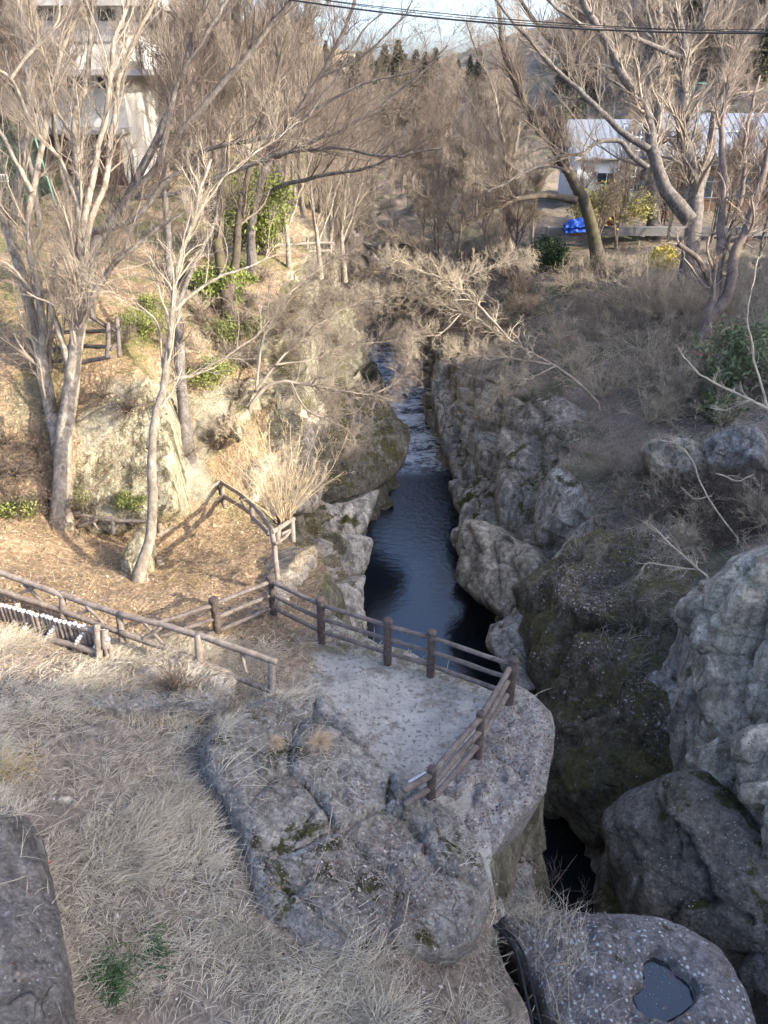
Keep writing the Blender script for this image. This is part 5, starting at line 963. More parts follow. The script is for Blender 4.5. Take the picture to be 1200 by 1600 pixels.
wood(spread_pts(30, 1, lambda r_: (lambda x, y: (x, y) if x > -0.25 * y else None)(r_.uniform(-15, -2.5), r_.uniform(36, 64)), 1.9), 'slender brownish bare tree in the wood behind the upper path', 'trees of the left wood', bg_far, 0.75, 1.2, 301)
wood(spread_pts(46, 2, lambda r_: (r_.uniform(-32, 12), r_.uniform(64, 112)), 2.8), 'bare tree in the brown wood that closes the valley', 'trees closing the valley', bg_far, 0.75, 1.05, 302)
wood(spread_pts(20, 3, lambda r_: (r_.uniform(3, 10), r_.uniform(46, 72)), 2.0), 'bare tree among the scrub on the right rim beyond the river bend', 'trees on the right rim', bg_far, 0.5, 0.8, 303)
wood(spread_pts(100, 4, lambda r_: (lambda x, y: (x, y) if 0.2 * y < x < 0.6 * y else None)(r_.uniform(20, 90), r_.uniform(92, 150)), 2.8), 'bare tree on the wooded hill beyond the buildings', 'trees on the far hill', bg_far, 0.8, 1.2, 304)
wood(spread_pts(12, 6, lambda r_: (lambda x, y: (x, y) if x > 0.17 * y else None)(r_.uniform(12, 27), r_.uniform(46, 56)), 2.5), 'thin bare tree standing on the right terrace', 'trees on the right terrace', bg_far, 0.5, 0.8, 305)
wood(spread_pts(26, 12, lambda r_: (r_.uniform(-9, 9), r_.uniform(58, 92)), 2.0), 'small bare tree on the brushy slope at the head of the gorge', 'trees at the gorge head', bg_far, 0.35, 0.6, 306)
wood(spread_pts(9, 15, lambda r_: (r_.uniform(-20, -12), r_.uniform(31, 39)), 1.7), 'thin bare tree in front of the hotel', 'trees before the hotel', bg_far, 0.8, 1.1, 307)
# dark spired conifers on the skyline
def conifer_proto(seed, h, r):
    rg = np.random.default_rng(seed); n = 5200; f = rg.random(n) ** 0.8; lay = np.round(f * 16) / 16 + rg.normal(0, 0.012, n); rad = r * (1 - f) ** 0.8 * (0.55 + 0.45 * np.abs(np.sin(f * 16 * 3.14159))) * rg.random(n) ** 0.4; th = rg.uniform(0, 6.283, n); th = np.round(th * 2.2) / 2.2 + rg.normal(0, 0.14, n) 
    C = np.stack([np.cos(th) * rad, np.sin(th) * rad, h * (0.10 + 0.9 * lay) - rad * 0.25], 1); V, F = leaves_np(C, 0.36, rg, -0.2, 1.5)
    P = np.array([[[0, 0, -0.3], [0, 0, h * 0.5], [0, 0, h * 0.99]]]); V2, F2 = tubes(P, np.array([[0.3, 0.2, 0.04]]), 8)
    return [('trunk', mesh_np('trunk', V2, F2, M['bark_dark'])), ('crown', mesh_np('crown', V, F, M['conifer'], False))]
cps = [conifer_proto(400 + k, 10, 2.0) for k in range(3)]
rg = np.random.default_rng(9)
for k, (px, top, t) in enumerate([(548, 92, 112), (560, 90, 104), (595, 92, 104), (632, 88, 104), (668, 92, 106), (700, 98, 106), (562, 84, 116), (578, 88, 112), (601, 74, 112), (622, 66, 108), (640, 96, 114), (650, 82, 110), (664, 84, 112), (681, 78, 110), (700, 92, 116), (716, 96, 112), (735, 90, 118), (530, 98, 118), (588, 98, 108), (612, 100, 106), (510, 104, 114), (750, 92, 122)]):
    tp = W(px, top, t=t); z = ground(tp[0], tp[1], 5); h = max(4.5, tp[2] - z); e = empty('conifer', 'dark spired conifer on the skyline where the valley closes', 'conifer', (tp[0], tp[1], z), 'conifers on the skyline', rg.uniform(0, 6)); s = h / 10; e.scale = (s * 1.7, s * 1.7, s)
    for nm, me in cps[k % 3]: link(nm, me, e)
for k, (x, y) in enumerate(spread_pts(26, 7, lambda r_: (lambda x, y: (x, y) if x > y * 0.2 else None)(r_.uniform(22, 75), r_.uniform(98, 135)), 4)):
    e = empty('conifer', 'dark evergreen at the foot of the hill beyond the buildings', 'conifer', (x, y, ground(x, y, 5)), 'evergreens behind the buildings', rg.uniform(0, 6)); s = rg.uniform(0.55, 0.95); e.scale = (s * 1.5, s * 1.5, s * 0.9)
    for nm, me in cps[k % 3]: link(nm, me, e)

# ------------------------------------------------------------ buildings
def bx(name, c, s, mat, par, rz=0.0, tilt=None):
    V, F = box(c, s, rz, tilt); return part(name, mesh_np(name, V, F, mat, False), par)
wallw = plain('white_plaster', (0.62, 0.65, 0.68), 0.8, 0.06, 1.5); roofg = plain('pale_metal_roof', (0.20, 0.225, 0.26), 0.5, 0.12, 2.0); glass = plain('dark_glass', (0.035, 0.05, 0.06), 0.12, 0.3, 1.0, 0.6)
brownw = plain('brown_boards', (0.13, 0.08, 0.055), 0.8, 0.3, 3); framew = plain('pale_pipe', (0.55, 0.60, 0.58), 0.5, 0.1, 3); greenp = plain('green_pipe', (0.13, 0.26, 0.21), 0.5, 0.1, 3); eave = plain('eave_gray', (0.22, 0.22, 0.22), 0.8, 0.15, 2)
creamw = plain('cream_wall', (0.55, 0.535, 0.49), 0.85, 0.07, 0.8); sill = plain('ledge_gray', (0.33, 0.32, 0.30), 0.85, 0.12, 2); greenw = plain('green_boards', (0.04, 0.055, 0.042), 0.8, 0.3, 2); darkroof = plain('dark_tiles', (0.07, 0.07, 0.08), 0.7, 0.2, 5)
# white building beyond the terrace: X from pixel at one depth
D1 = 58.0; m1 = D1 / FPX
def q1(px, py, d=0.0): return W(px, py, t=D1 + d)
base = q1(1010, 335); base[2] = ground(base[0], base[1], 0.3)
hb = empty('white_building', 'white walled building with a pale metal roof behind the trees on the right terrace', 'building', tuple(base))
g0 = base[2]
def wallrect(name, x0, x1, y0, y1, mat, d=0.0, th=0.2, par=hb, D=D1):
    a = W(x0, y0, t=D + d); b = W(x1, y1, t=D + d); Y = a[1]; return bx(name, ((a[0] + b[0]) / 2, Y + th / 2, (a[2] + b[2]) / 2), (abs(b[0] - a[0]), th, abs(a[2] - b[2])), mat, par)
a = q1(905, 243); b = q1(1015, 300)
Yb = a[1]; xw0, xw1 = a[0], b[0] + 0.6; ztop = a[2]
bx('wall', ((xw0 + xw1) / 2, Yb + 3.2, (g0 - 1 + ztop) / 2), (xw1 - xw0, 6.4, ztop - g0 + 1), wallw, hb)
def roofslab(name, c, s, ang, mat, par): 
    ca, sa = math.cos(ang), math.sin(ang); bx(name, c, s, mat, par, 0, [[1, 0, 0], [0, ca, -sa], [0, sa, ca]])
roofslab('roof', ((xw0 + xw1) / 2 + 0.2, Yb + 1.9, ztop + 0.95), (xw1 - xw0 + 1.2, 5.2, 0.14), R(27), roofg, hb)
for k in range(14): roofslab('roof_seam', (xw0 - 0.2 + k * (xw1 - xw0 + 0.8) / 13, Yb + 1.88, ztop + 1.03), (0.05, 5.2, 0.03), R(27), roofg, hb)
bx('gutter', ((xw0 + xw1) / 2 + 0.2, Yb - 0.5, ztop - 0.20), (xw1 - xw0 + 1.2, 0.12, 0.12), eave, hb)
bx('downpipe', (xw1 - 0.25, Yb - 0.1, (g0 + ztop) / 2 - 0.2), (0.1, 0.1, ztop - g0), sill, hb)
for (x0, x1, y0, y1) in [(937, 967, 272, 291), (992, 1013, 266, 284), (992, 1013, 292, 302)]:
    a = q1(x0, y0); b = q1(x1, y1); f = bx('window', ((a[0] + b[0]) / 2, Yb - 0.03, (a[2] + b[2]) / 2), (b[0] - a[0] + 0.16, 0.1, a[2] - b[2] + 0.16), wallw, hb)
    V, F = box(((a[0] + b[0]) / 2, Yb - 0.075, (a[2] + b[2]) / 2), (b[0] - a[0], 0.04, a[2] - b[2])); link('pane', mesh_np('pane', V - np.array(base), F, glass, False), f)
    V, F = box(((a[0] + b[0]) / 2, Yb - 0.10, (a[2] + b[2]) / 2), (0.05, 0.03, a[2] - b[2])); link('mullion', mesh_np('mullion', V - np.array(base), F, wallw, False), f)
# dormer in the roof
a = q1(957, 215, 1.8); b = q1(985, 234, 1.8); bx('dormer', ((a[0] + b[0]) / 2, a[1] + 0.5, (a[2] + b[2]) / 2), (b[0] - a[0], 2.0, a[2] - b[2]), eave, hb)
hb2 = empty('long_building', 'long low brown boarded building under a pale blue grey roof at the right edge', 'building', tuple(W(1120, 330, t=56) * np.array([1, 1, 0]) + np.array([0, 0, g0])))
a = W(1045, 240, t=56); b = W(1300, 320, t=56); Y2 = a[1]
bx('wall', ((a[0] + b[0]) / 2, Y2 + 3, (g0 - 1 + a[2]) / 2), (b[0] - a[0], 6, a[2] - g0 + 1), brownw, hb2)
roofslab('roof', ((a[0] + b[0]) / 2 - 0.2, Y2 + 1.9, a[2] + 1.05), (b[0] - a[0] + 1, 6.0, 0.16), R(25), roofg, hb2)
for k in range(24): roofslab('roof_seam', (a[0] - 0.5 + k * (b[0] - a[0] + 0.6) / 23, Y2 + 1.87, a[2] + 1.15), (0.05, 6.0, 0.03), R(25), roofg, hb2)
bx('gutter', ((a[0] + b[0]) / 2 - 0.2, Y2 - 0.95, a[2] - 0.32), (b[0] - a[0] + 1, 0.14, 0.14), eave, hb2)
for k in range(9):
    x = a[0] + (b[0] - a[0]) * (k + 0.5) / 9; f = bx('window', (x, Y2 - 0.04, g0 + 1.9), (1.0, 0.1, 1.7), plain('brown_frame', (0.20, 0.13, 0.09), 0.7, 0.2) if k == 0 else bpy.data.materials['brown_frame'], hb2)
    for dx in (-0.24, 0.24):
        V, F = box((x + dx, Y2 - 0.11, g0 + 1.9), (0.42, 0.04, 1.5)); link('pane', mesh_np('pane', V - np.array(hb2.location), F, glass, False), f)
# pipe frames on the terrace
def pipeframe(label, x0, x1, ytop, ybot, nx, ny, t, mat, w=0.035):
    P = lambda x, y: W(x, y, t=t); a = P(x0, ytop); b = P(x1, ybot); e = empty('trellis', label, 'pipe frame', (a[0], a[1], b[2]))
    for k in range(nx):
        x = a[0] + (b[0] - a[0]) * k / max(1, nx - 1); V, F = log((x, a[1], b[2]), (x, a[1] + 0.02, a[2]), w, w, 6, 3, 0.0); part('upright', mesh_np('upright', V, F, mat), e)
    for k in range(ny):
        z = a[2] + (b[2] - a[2]) * k / ny; V, F = log((a[0] - 0.1, a[1] - 0.07, z), (b[0] + 0.1, a[1] - 0.07, z), w * 0.9, w * 0.9, 6, 3, 0.0); part('crossbar', mesh_np('crossbar', V, F, mat), e)
pipeframe('tall pale lattice of pipes in front of the white building', 976, 1004, 193, 348, 3, 7, 52, framew)
pipeframe('pale pipe trellis standing right of the stout tree', 1118, 1158, 205, 345, 4, 5, 50, framew)
pipeframe('green painted pipe mast with a short frame behind the stout tree', 1086, 1102, 130, 250, 2, 3, 50, greenp)
pipeframe('low white trellis between the two big trees', 1045, 1075, 190, 330, 3, 5, 53, framew)
# low retaining kerb of the terrace
a = W(880, 352, t=49); b = W(1300, 356, t=49); V, F = box(((a[0] + b[0]) / 2, a[1], a[2] - 0.35), (b[0] - a[0] + 2, 0.5, 0.5)); tag(link('terrace_kerb', mesh_np('terrace_kerb', V, F, plain('kerb_concrete', (0.20, 0.195, 0.19), 0.9, 0.15, 2), False)), 'long pale concrete kerb along the front of the right terrace', 'kerb')
# tarp: crumpled sheet over a heap
gx, gy = np.meshgrid(np.linspace(-1, 1, 40), np.linspace(-1, 1, 26)); c = W(909, 347, t=48.2); rr = np.clip(1 - (gx ** 2 + gy ** 2) ** 1.5 * 0.8, 0, 1)
V = np.stack([c[0] + gx * 1.05, c[1] + gy * 0.6, c[2] - 0.25 + rr * 0.42 + fbm(np.c_[gx.ravel() * 2, gy.ravel() * 2, 0 * gx.ravel()], 1.6, 4, 9).reshape(gx.shape) * 0.16], -1).reshape(-1, 3); idx = np.arange(40 * 26).reshape(26, 40)
F = np.stack([idx[:-1, :-1], idx[:-1, 1:], idx[1:, 1:], idx[1:, :-1]], -1).reshape(-1, 4); V2 = V.copy(); V2[:, 2] -= 0.3
me = mesh_np('tarp', np.vstack([V, V2]), np.vstack([F, F[:, ::-1] + len(V)]), plain('blue_sheet', (0.03, 0.10, 0.48), 0.45, 0.2, 4, 0.4)); tag(link('tarp', me), 'crumpled bright blue tarpaulin on the terrace kerb by the leaning tree', 'tarp')
redm = plain('red_crate', (0.20, 0.05, 0.04), 0.7, 0.25, 6)
for k in range(4):
    c = W(945 + 13 * (k % 2), 347 - 8 * (k // 2), t=48.6); e = empty('crate', ['left lower dark red crate next to the tarp', 'right lower dark red crate next to the tarp', 'left upper dark red crate, stacked next to the tarp', 'right upper dark red crate, stacked next to the tarp'][k], 'crate', tuple(c))
    for nm, cc_, ss in [('floor', (0, 0, -0.12), (0.46, 0.34, 0.02)), ('side', (0, -0.18, 0), (0.46, 0.02, 0.26)), ('side', (0, 0.18, 0), (0.46, 0.02, 0.26)), ('side', (-0.24, 0, 0), (0.02, 0.34, 0.26)), ('side', (0.24, 0, 0), (0.02, 0.34, 0.26)), ('rim', (0, -0.2, 0.11), (0.5, 0.03, 0.04))]:
        V, F = box(cc_, ss); link(nm, mesh_np(nm, V, F, redm, False), e)
# person in dark clothes
def person():
    p = W(1035, 352, t=50.5); z0 = p[2]; e = empty('person', 'person in dark clothes standing by the straight grey trunk on the right terrace', 'person', (p[0], p[1], z0)); me = bpy.data.meshes.new('body'); bm_ = bpy.data.meshes
    J = [((0, 0, .92), .13), ((0, 0, 1.15), .125), ((0, 0, 1.38), .14), ((0, 0, 1.49), .06), ((0, -.02, 1.56), .07), ((0, -.01, 1.66), .10), ((0, -.01, 1.73), .07),
         ((.09, 0, .86), .10), ((.10, -.01, .48), .065), ((.10, .02, .08), .045), ((.11, -.13, .04), .04), ((-.09, 0, .86), .10), ((-.11, -.03, .48), .065), ((-.12, .02, .08), .045), ((-.13, -.13, .04), .04),
         ((.19, 0, 1.40), .07), ((.24, .02, 1.14), .05), ((.21, -.12, .93), .038), ((.20, -.17, .86), .035), ((-.19, 0, 1.40), .07), ((-.24, .02, 1.14), .05), ((-.20, -.14, .96), .038), ((-.18, -.2, .90), .035)]
    E = [(0, 1), (1, 2), (2, 3), (3, 4), (4, 5), (5, 6), (0, 7), (7, 8), (8, 9), (9, 10), (0, 11), (11, 12), (12, 13), (13, 14), (2, 15), (15, 16), (16, 17), (17, 18), (2, 19), (19, 20), (20, 21), (21, 22)]
    me.from_pydata([j[0] for j in J], E, []); o = link('body', me, e); md = o.modifiers.new('skin', 'SKIN'); sd = o.modifiers.new('sub', 'SUBSURF'); sd.levels = sd.render_levels = 2
    if not me.skin_vertices: me.attributes
    for i, j in enumerate(J): me.skin_vertices[0].data[i].radius = (j[1], j[1] * 0.85); me.skin_vertices[0].data[i].use_root = (i == 0)
    return e, o
try:
    _b = bpy.data.meshes.new('tmp'); pe, po = person()
except Exception as ex:
    print('person', ex)
t = NT('dark_clothes').obj(); z = t.sep()[2]; po.data.materials.append(t.done(t.mix(t.step(z, 1.5, 1.52), t.mix(t.step(z, 0.93, 0.95), (0.02, 0.022, 0.03), (0.03, 0.035, 0.05)), t.mix(t.step(z, 1.66, 1.68), (0.45, 0.28, 0.2), (0.02, 0.015, 0.012))), 0.8))

# white hotel block on the left
D3 = 44.0
def q3(px, py, d=0): return W(px, py, t=D3 + d)
c0 = q3(100, 300); g3 = ground(c0[0], c0[1], 4); lh = empty('hotel_building', 'large white building with grey ledges and balconies behind the left trees', 'building', (c0[0], c0[1], g3)); Y3 = q3(0, 130)[1]
def slabpx(name, x0, x1, y0, y1, out, mat, th=0.3, par=lh):
    a = W(x0, y0, Y=Y3); b = W(x1, y1, Y=Y3); return bx(name, ((a[0] + b[0]) / 2, Y3 - out + th / 2, (a[2] + b[2]) / 2), (b[0] - a[0], th, abs(a[2] - b[2])), mat, par)
a = W(-160, -220, Y=Y3 + 0.4); b = W(203, 205, Y=Y3 + 0.4); bx('wall', ((a[0] + b[0]) / 2, Y3 + 4.4, (a[2] + g3 - 1) / 2), (b[0] - a[0], 8, a[2] - g3 + 1), creamw, lh)
for k, (y0, y1, y2) in enumerate([(-155, -95, -75), (-55, 2, 22), (66, 108, 128)]):
    slabpx('balcony_parapet', -160, 203, y0, y1, 1.3, creamw, 0.15); f = slabpx('balcony_floor', -160, 203, y1, y1 + 9, 1.36, sill, 1.6)
    zz = [W(0, q_, Y=Y3)[2] for q_ in (y0, y1, y1 + 9)]; xr_ = W(203, y1, Y=Y3)[0]; bx('balcony_parapet', (xr_ + 1.2, Y3 + 3.6, (zz[0] + zz[1]) / 2), (0.15, 9.6, zz[0] - zz[1]), creamw, lh); bx('balcony_floor', (xr_ + 0.5, Y3 + 3.6, (zz[1] + zz[2]) / 2 - 0.01), (1.6, 9.6, zz[1] - zz[2]), sill, lh)
    slabpx('ledge', -160, 205, y0 - 9, y0, 1.40, sill, 0.3)
    for j in range(7):
        x0 = -140 + j * 48; w_ = slabpx('window', x0, x0 + 30, y1 + 12, y2 + 10, -0.30, glass, 0.1)
slabpx('lower_wall', -160, 203, 205, 330, 0.2, brownw, 0.4)
a = W(-160, 200, Y=Y3); b = W(205, 210, Y=Y3); bx('eave', ((a[0] + b[0]) / 2, Y3 - 0.6, a[2] - 0.1), (b[0] - a[0], 2.0, 0.25), sill, lh)
a = W(-60, 175, Y=36); b = W(37, 293, Y=36); sh = empty('green_shed', 'dark green boarded shed with a dark tiled roof at the left edge', 'shed', ((a[0] + b[0]) / 2, 36, b[2])); bx('wall', ((a[0] + b[0]) / 2, 37.5, (a[2] + b[2]) / 2 - 0.3), (b[0] - a[0], 3, a[2] - b[2] + 0.6), greenw, sh)
roofslab('roof', ((a[0] + b[0]) / 2 + 0.2, 36.9, a[2] + 0.75), (b[0] - a[0] + 1.0, 3.8, 0.12), R(25), darkroof, sh)
aa = W(-15, 272, Y=36); bb = W(14, 284, Y=36); bx('vent_grille', ((aa[0] + bb[0]) / 2, 35.97, (aa[2] + bb[2]) / 2), (bb[0] - aa[0], 0.05, aa[2] - bb[2]), M['white'], sh)
for j in range(6): x = aa[0] + (bb[0] - aa[0]) * (j + 0.5) / 6; bx('grille_slot', (x, 35.93, (aa[2] + bb[2]) / 2), (0.05, 0.04, (aa[2] - bb[2]) * 0.8), greenw, sh)
a = W(66, 215, Y=35); b = W(74, 305, Y=35); V, F = log((a[0], 35, b[2] - 0.4), (a[0] - 0.3, 35, a[2]), 0.04, 0.04, 8, 4, 0); tag(link('green_post', mesh_np('green_post', V, F, greenp)), 'pale green slanting post before the brown lower wall on the left', 'post')
# a grey balustrade-like pillar of the building
# power cables
cab = plain('cable_black', (0.03, 0.03, 0.035), 0.6, 0.1)
for k, (p0, p1, lab, r_) in enumerate([((380, -18), (1320, 52), 'uppermost of the black cables crossing the sky at the top', 0.008), ((380, -12), (1320, 50), 'thick black cable, second from the top across the sky', 0.016), ((380, -22), (1320, 42), 'thin cable rising towards the left at the top edge', 0.006)]):
    a = W(*p0, t=14.0); b = W(*p1, t=12.5); f = np.linspace(0, 1, 40)[:, None]; P = a + (b - a) * f; P[:, 2] -= (4 * f[:, 0] * (1 - f[:, 0])) * (0.16 + 0.05 * k); V, F = tubes(P[None], np.full((1, 40), r_), 6); tag(link('power_cable', mesh_np('power_cable', V, F, cab)), lab, 'cable')
# black pipe on the rock edge
for k in range(2):
    P = smoothpath([W(755 + 10 * k, 1435, z=-0.55), W(790 + 10 * k, 1462, z=-0.5), W(808 + 12 * k, 1495, z=-0.45), W(820 + 12 * k, 1545, z=-0.42), W(832 + 13 * k, 1600, z=-0.4), W(850 + 14 * k, 1680, z=-0.4)], 40)
    V, F = tubes(P[None], np.full((1, 40), 0.022 - 0.006 * k), 10); tag(link('pipe', mesh_np('pipe', V, F, plain('black_plastic', (0.02, 0.02, 0.023), 0.4, 0.1) if k == 0 else bpy.data.materials['black_plastic'])), ['thicker black plastic pipe running down beside the pothole boulder', 'thinner black plastic pipe, the right one beside the pothole boulder'][k], 'pipe')
p = at(80, 1352, 0); V, F = leaves_np(np.array([p + np.array([0, 0, 0.06]) + rng.normal(0, 0.02, 3) for _ in range(14)]), 0.05, rng); tag(link('red_leaf', mesh_np('red_leaf', V, F, plain('red_leaf', (0.5, 0.07, 0.05), 0.7, 0.3), False)), 'small cluster of red dead leaves beside the bottom left rock', 'dead leaves')

# ------------------------------------------------------------ ground cover: dry grass and fallen leaves
def sample(tri_v, tri_f, n, wfun, seed):
    r_ = np.random.default_rng(seed); a = tri_v[tri_f[:, 0]]; b = tri_v[tri_f[:, 1]]; c = tri_v[tri_f[:, 2]]; cr = np.cross(b - a, c - a); ar = np.linalg.norm(cr, axis=1) / 2; nm = cr / (2 * ar[:, None] + 1e-12); cen = (a + b + c) / 3
    wt = ar * wfun(cen, nm); cs = np.cumsum(wt); k = np.searchsorted(cs, r_.random(n) * cs[-1]); u, v = r_.random(n), r_.random(n); m = u + v > 1; u[m] = 1 - u[m]; v[m] = 1 - v[m]
    return a[k] + (b - a)[k] * u[:, None] + (c - a)[k] * v[:, None], nm[k]
def inreg(c, poly, grow=0): q = proj(c); return inpoly(q[:, 0], q[:, 1], poly)
slab_poly = [(330, 1170), (400, 1100), (500, 1095), (560, 1150), (690, 1280), (740, 1420), (650, 1480), (450, 1480), (385, 1350)]
plat_poly = [(440, 1020), (520, 1000), (640, 1040), (800, 1095), (760, 1150), (690, 1230), (640, 1250), (560, 1170), (500, 1090), (440, 1060)]
def grass_w(c, n):
    q = proj(c); x, y = q[:, 0], q[:, 1]; near = (c[:, 1] < 13.5) & (c[:, 0] < 2.9) & (np.abs(n[:, 2]) > 0.45) & (c[:, 1] > 2) & (c[:, 0] > -9)
    w = near * 1.0 * (y > 1000 - 0.0 * x); w *= np.where(inpoly(x, y, slab_poly), 0.05, 1) * np.where(inpoly(x, y, [(270, 1190), (330, 1100), (340, 1200), (400, 1330), (440, 1440), (400, 1470), (350, 1380)]), 0.12, 1); w *= np.where(inpoly(x, y, plat_poly), 0.0, 1)
    w *= np.where((x > 700) & (y < 1400), 0.05, 1); w *= np.where((x > 560) & (y < 1330), 0.05, 1); w *= np.where((x < 110) & (y > 1280) & (c[:, 2] > 1.75), 0.02, 1)
    w *= np.where((x > 640) & (y > 1380), 0.3, 1)
    dens = 0.12 + 1.1 * np.clip(fbm(c, 0.9, 3, 90) + 0.35, 0, 1.3); return w * dens
def grass(name, label, n, wf, seed, L, r, mat, flat=0.5, scale_field=0.8):
    r_ = np.random.default_rng(seed); P0, N0 = sample(SV_, SF_, n, wf, seed); th = 2.6 * fbm(P0, scale_field, 3, seed) + r_.normal(0, 0.7, n)
    C0 = sample(SV_, SF_, max(10, n // 60), wf, seed + 1)[0]; from_c = np.empty(n, int)
    for s_ in range(0, n, 4000): from_c[s_:s_ + 4000] = np.argmin(((P0[s_:s_ + 4000, None, :2] - C0[None, :, :2]) ** 2).sum(2), 1)
    dv = P0 - C0[from_c]; inn = (r_.random(n) < 0.42) & (np.linalg.norm(dv, axis=1) < 0.6); th = np.where(inn, np.arctan2(dv[:, 1], dv[:, 0]) + r_.normal(0, 0.35, n), th)
    P0 = np.where(inn[:, None], P0 - dv * np.array([0.55, 0.55, 0.3]), P0); el = np.clip(r_.normal(flat, 0.35, n), 0.05, 1.5); Ls = r_.uniform(*L, n) * (0.6 + 0.8 * np.clip(fbm(P0, 0.9, 2, 91) + 0.5, 0, 1))
    d = np.stack([np.cos(th) * np.cos(el), np.sin(th) * np.cos(el), np.sin(el)], 1); side = unit(np.cross(d, [0, 0, 1.0])); cur = r_.normal(0, 0.25, n)[:, None]
    pts = []
    for f in np.linspace(0, 1, 5): pts.append(P0 + d * (Ls * f)[:, None] + side * cur * (Ls * f * f)[:, None] + np.array([0, 0, 1.0]) * (0.01 - Ls * f * f * 0.55 * np.sin(el) + 0.0)[:, None])
    P = np.stack(pts, 1); V, F = tubes(P, (r * r_.uniform(0.6, 1.2, n))[:, None] * np.array([1, 1, 0.9, 0.65, 0.15]), 3); o = link(name, mesh_np(name, V, F, mat)); o['kind'] = 'stuff'; o['label'] = label; o['category'] = 'grass'; return o
def straw_mat(name, c1, c2):
    t = NT(name); rnd = t.geo.outputs['Random Per Island']; return t.done(t.mix(0.35, t.ramp(rnd, [(0, c1), (1, c2)]), t.ramp(t.noise(0.8, 4), [(0.35, c1), (0.65, c2)])), 0.8)
grass('dry_grass', 'matted straw coloured dry grass over the near left ground', 78000, grass_w, 501, (0.12, 0.46), 0.0038, straw_mat('straw', (0.29, 0.235, 0.165), (0.82, 0.735, 0.57)), 0.5)
def bank_w(c, n):
    q = proj(c); x, y = q[:, 0], q[:, 1]; return (c[:, 0] < -1.4) * (c[:, 1] > 9) * (c[:, 1] < 24) * (c[:, 0] > -14) * (np.abs(n[:, 2]) > 0.4) * (0.2 + np.clip(fbm(c, 0.7, 3, 93) + 0.3, 0, 1)) * (1 - inpoly(x, y, plat_poly))
grass('dry_grass', 'golden dry grass on the sunlit left slope and terrace', 26000, bank_w, 502, (0.10, 0.34), 0.0045, straw_mat('straw_gold', (0.30, 0.20, 0.09), (0.66, 0.52, 0.30)), 0.6)
grass('dry_undergrowth', 'grey brown dead stems and undergrowth over the shaded right bank', 30000, lambda c, n: (c[:, 0] > 2.5) * (c[:, 1] > 15) * (c[:, 1] < 47) * (c[:, 2] > -4.2) * (c[:, 0] < 24) * (0.15 + np.clip(fbm(c, 0.6, 3, 99) + 0.3, 0, 1)), 503, (0.2, 0.75), 0.0055, straw_mat('undergrowth', (0.16, 0.135, 0.10), (0.58, 0.51, 0.42)), 0.7)
grass('dry_undergrowth', 'dead stems and creepers clinging to the rim of the left gorge wall', 15000, lambda c, n: (c[:, 0] > -6.5) * (c[:, 0] < -0.6) * (c[:, 1] > 21) * (c[:, 1] < 50) * (c[:, 2] > -3.5) * (0.15 + np.clip(fbm(c, 0.6, 3, 94) + 0.3, 0, 1)), 504, (0.2, 0.7), 0.006, bpy.data.materials['undergrowth'], 0.5)
def fallen(name, label, n, wf, seed, size, mat, off=0.012):
    r_ = np.random.default_rng(seed); P0, N0 = sample(SV_, SF_, n, wf, seed); N0 = np.where(N0[:, 2:3] < 0, -N0, N0); nn = unit(N0 + r_.normal(0, 0.35, (n, 3))); a = unit(np.cross(nn, r_.normal(size=(n, 3)))); b = np.cross(nn, a); s = (size * r_.uniform(0.3, 1.0, n) * np.where(r_.random(n) < 0.15, 1.7, 1.0))[:, None]; C = P0 + N0 * off; cu = nn * s * r_.uniform(-0.1, 0.35, n)[:, None]
    V = np.stack([C - a * s * 0.5 + cu, C + b * s * 0.27, C + a * s * 0.5 + cu, C - b * s * 0.27], 1).reshape(-1, 3); F = np.arange(4 * n).reshape(n, 4); F = np.vstack([F[:, [0, 1, 3]], F[:, [1, 2, 3]]])
    o = link(name, mesh_np(name, V, F, mat, False)); o['kind'] = 'stuff'; o['label'] = label; o['category'] = 'fallen leaves'; return o
def leafm(name, stops):
    t = NT(name); return t.done(t.ramp(t.geo.outputs['Random Per Island'], stops), 0.75)
pinkish = leafm('leaf_gray', [(0, (0.10, 0.075, 0.065)), (0.45, (0.26, 0.20, 0.17)), (0.88, (0.38, 0.31, 0.26)), (1, (0.62, 0.56, 0.50))])
orange = leafm('leaf_orange', [(0, (0.12, 0.065, 0.035)), (0.4, (0.29, 0.19, 0.10)), (0.75, (0.44, 0.33, 0.19)), (1, (0.60, 0.51, 0.34))])
dull = leafm('leaf_dull', [(0, (0.06, 0.045, 0.045)), (0.5, (0.16, 0.12, 0.11)), (1, (0.34, 0.29, 0.27))])
def near_w(c, n):
    q = proj(c); x, y = q[:, 0], q[:, 1]; w = (c[:, 1] < 14) & (c[:, 1] > 2) & (c[:, 0] < 3.4) & (c[:, 0] > -9) & (np.abs(n[:, 2]) > 0.35)
    w = w * (0.12 + np.clip(fbm(c, 1.1, 4, 95) + 0.1, 0, 1)); w *= np.where(inpoly(x, y, plat_poly), 0.04, 1); w *= np.where((x < 110) & (y > 1280) & (c[:, 2] > 1.75), 0.03, 1); w *= np.where(inpoly(x, y, [(500, 1230), (640, 1280), (740, 1420), (800, 1600), (430, 1600), (480, 1400)]), 2.5, 1); return w
fallen('fallen_leaves', 'pale grey and pinkish dead leaves over the near ground and rocks', 42000, near_w, 511, 0.05, pinkish)
fallen('fallen_leaves', 'orange brown dead leaves carpeting the sunlit left bank', 46000, lambda c, n: (c[:, 0] < -1.2) * (c[:, 0] > -13) * (c[:, 1] > 9.5) * (c[:, 1] < 27) * (np.abs(n[:, 2]) > 0.35) * (0.3 + np.clip(fbm(c, 0.6, 3, 96) + 0.3, 0, 1)), 512, 0.065, orange)
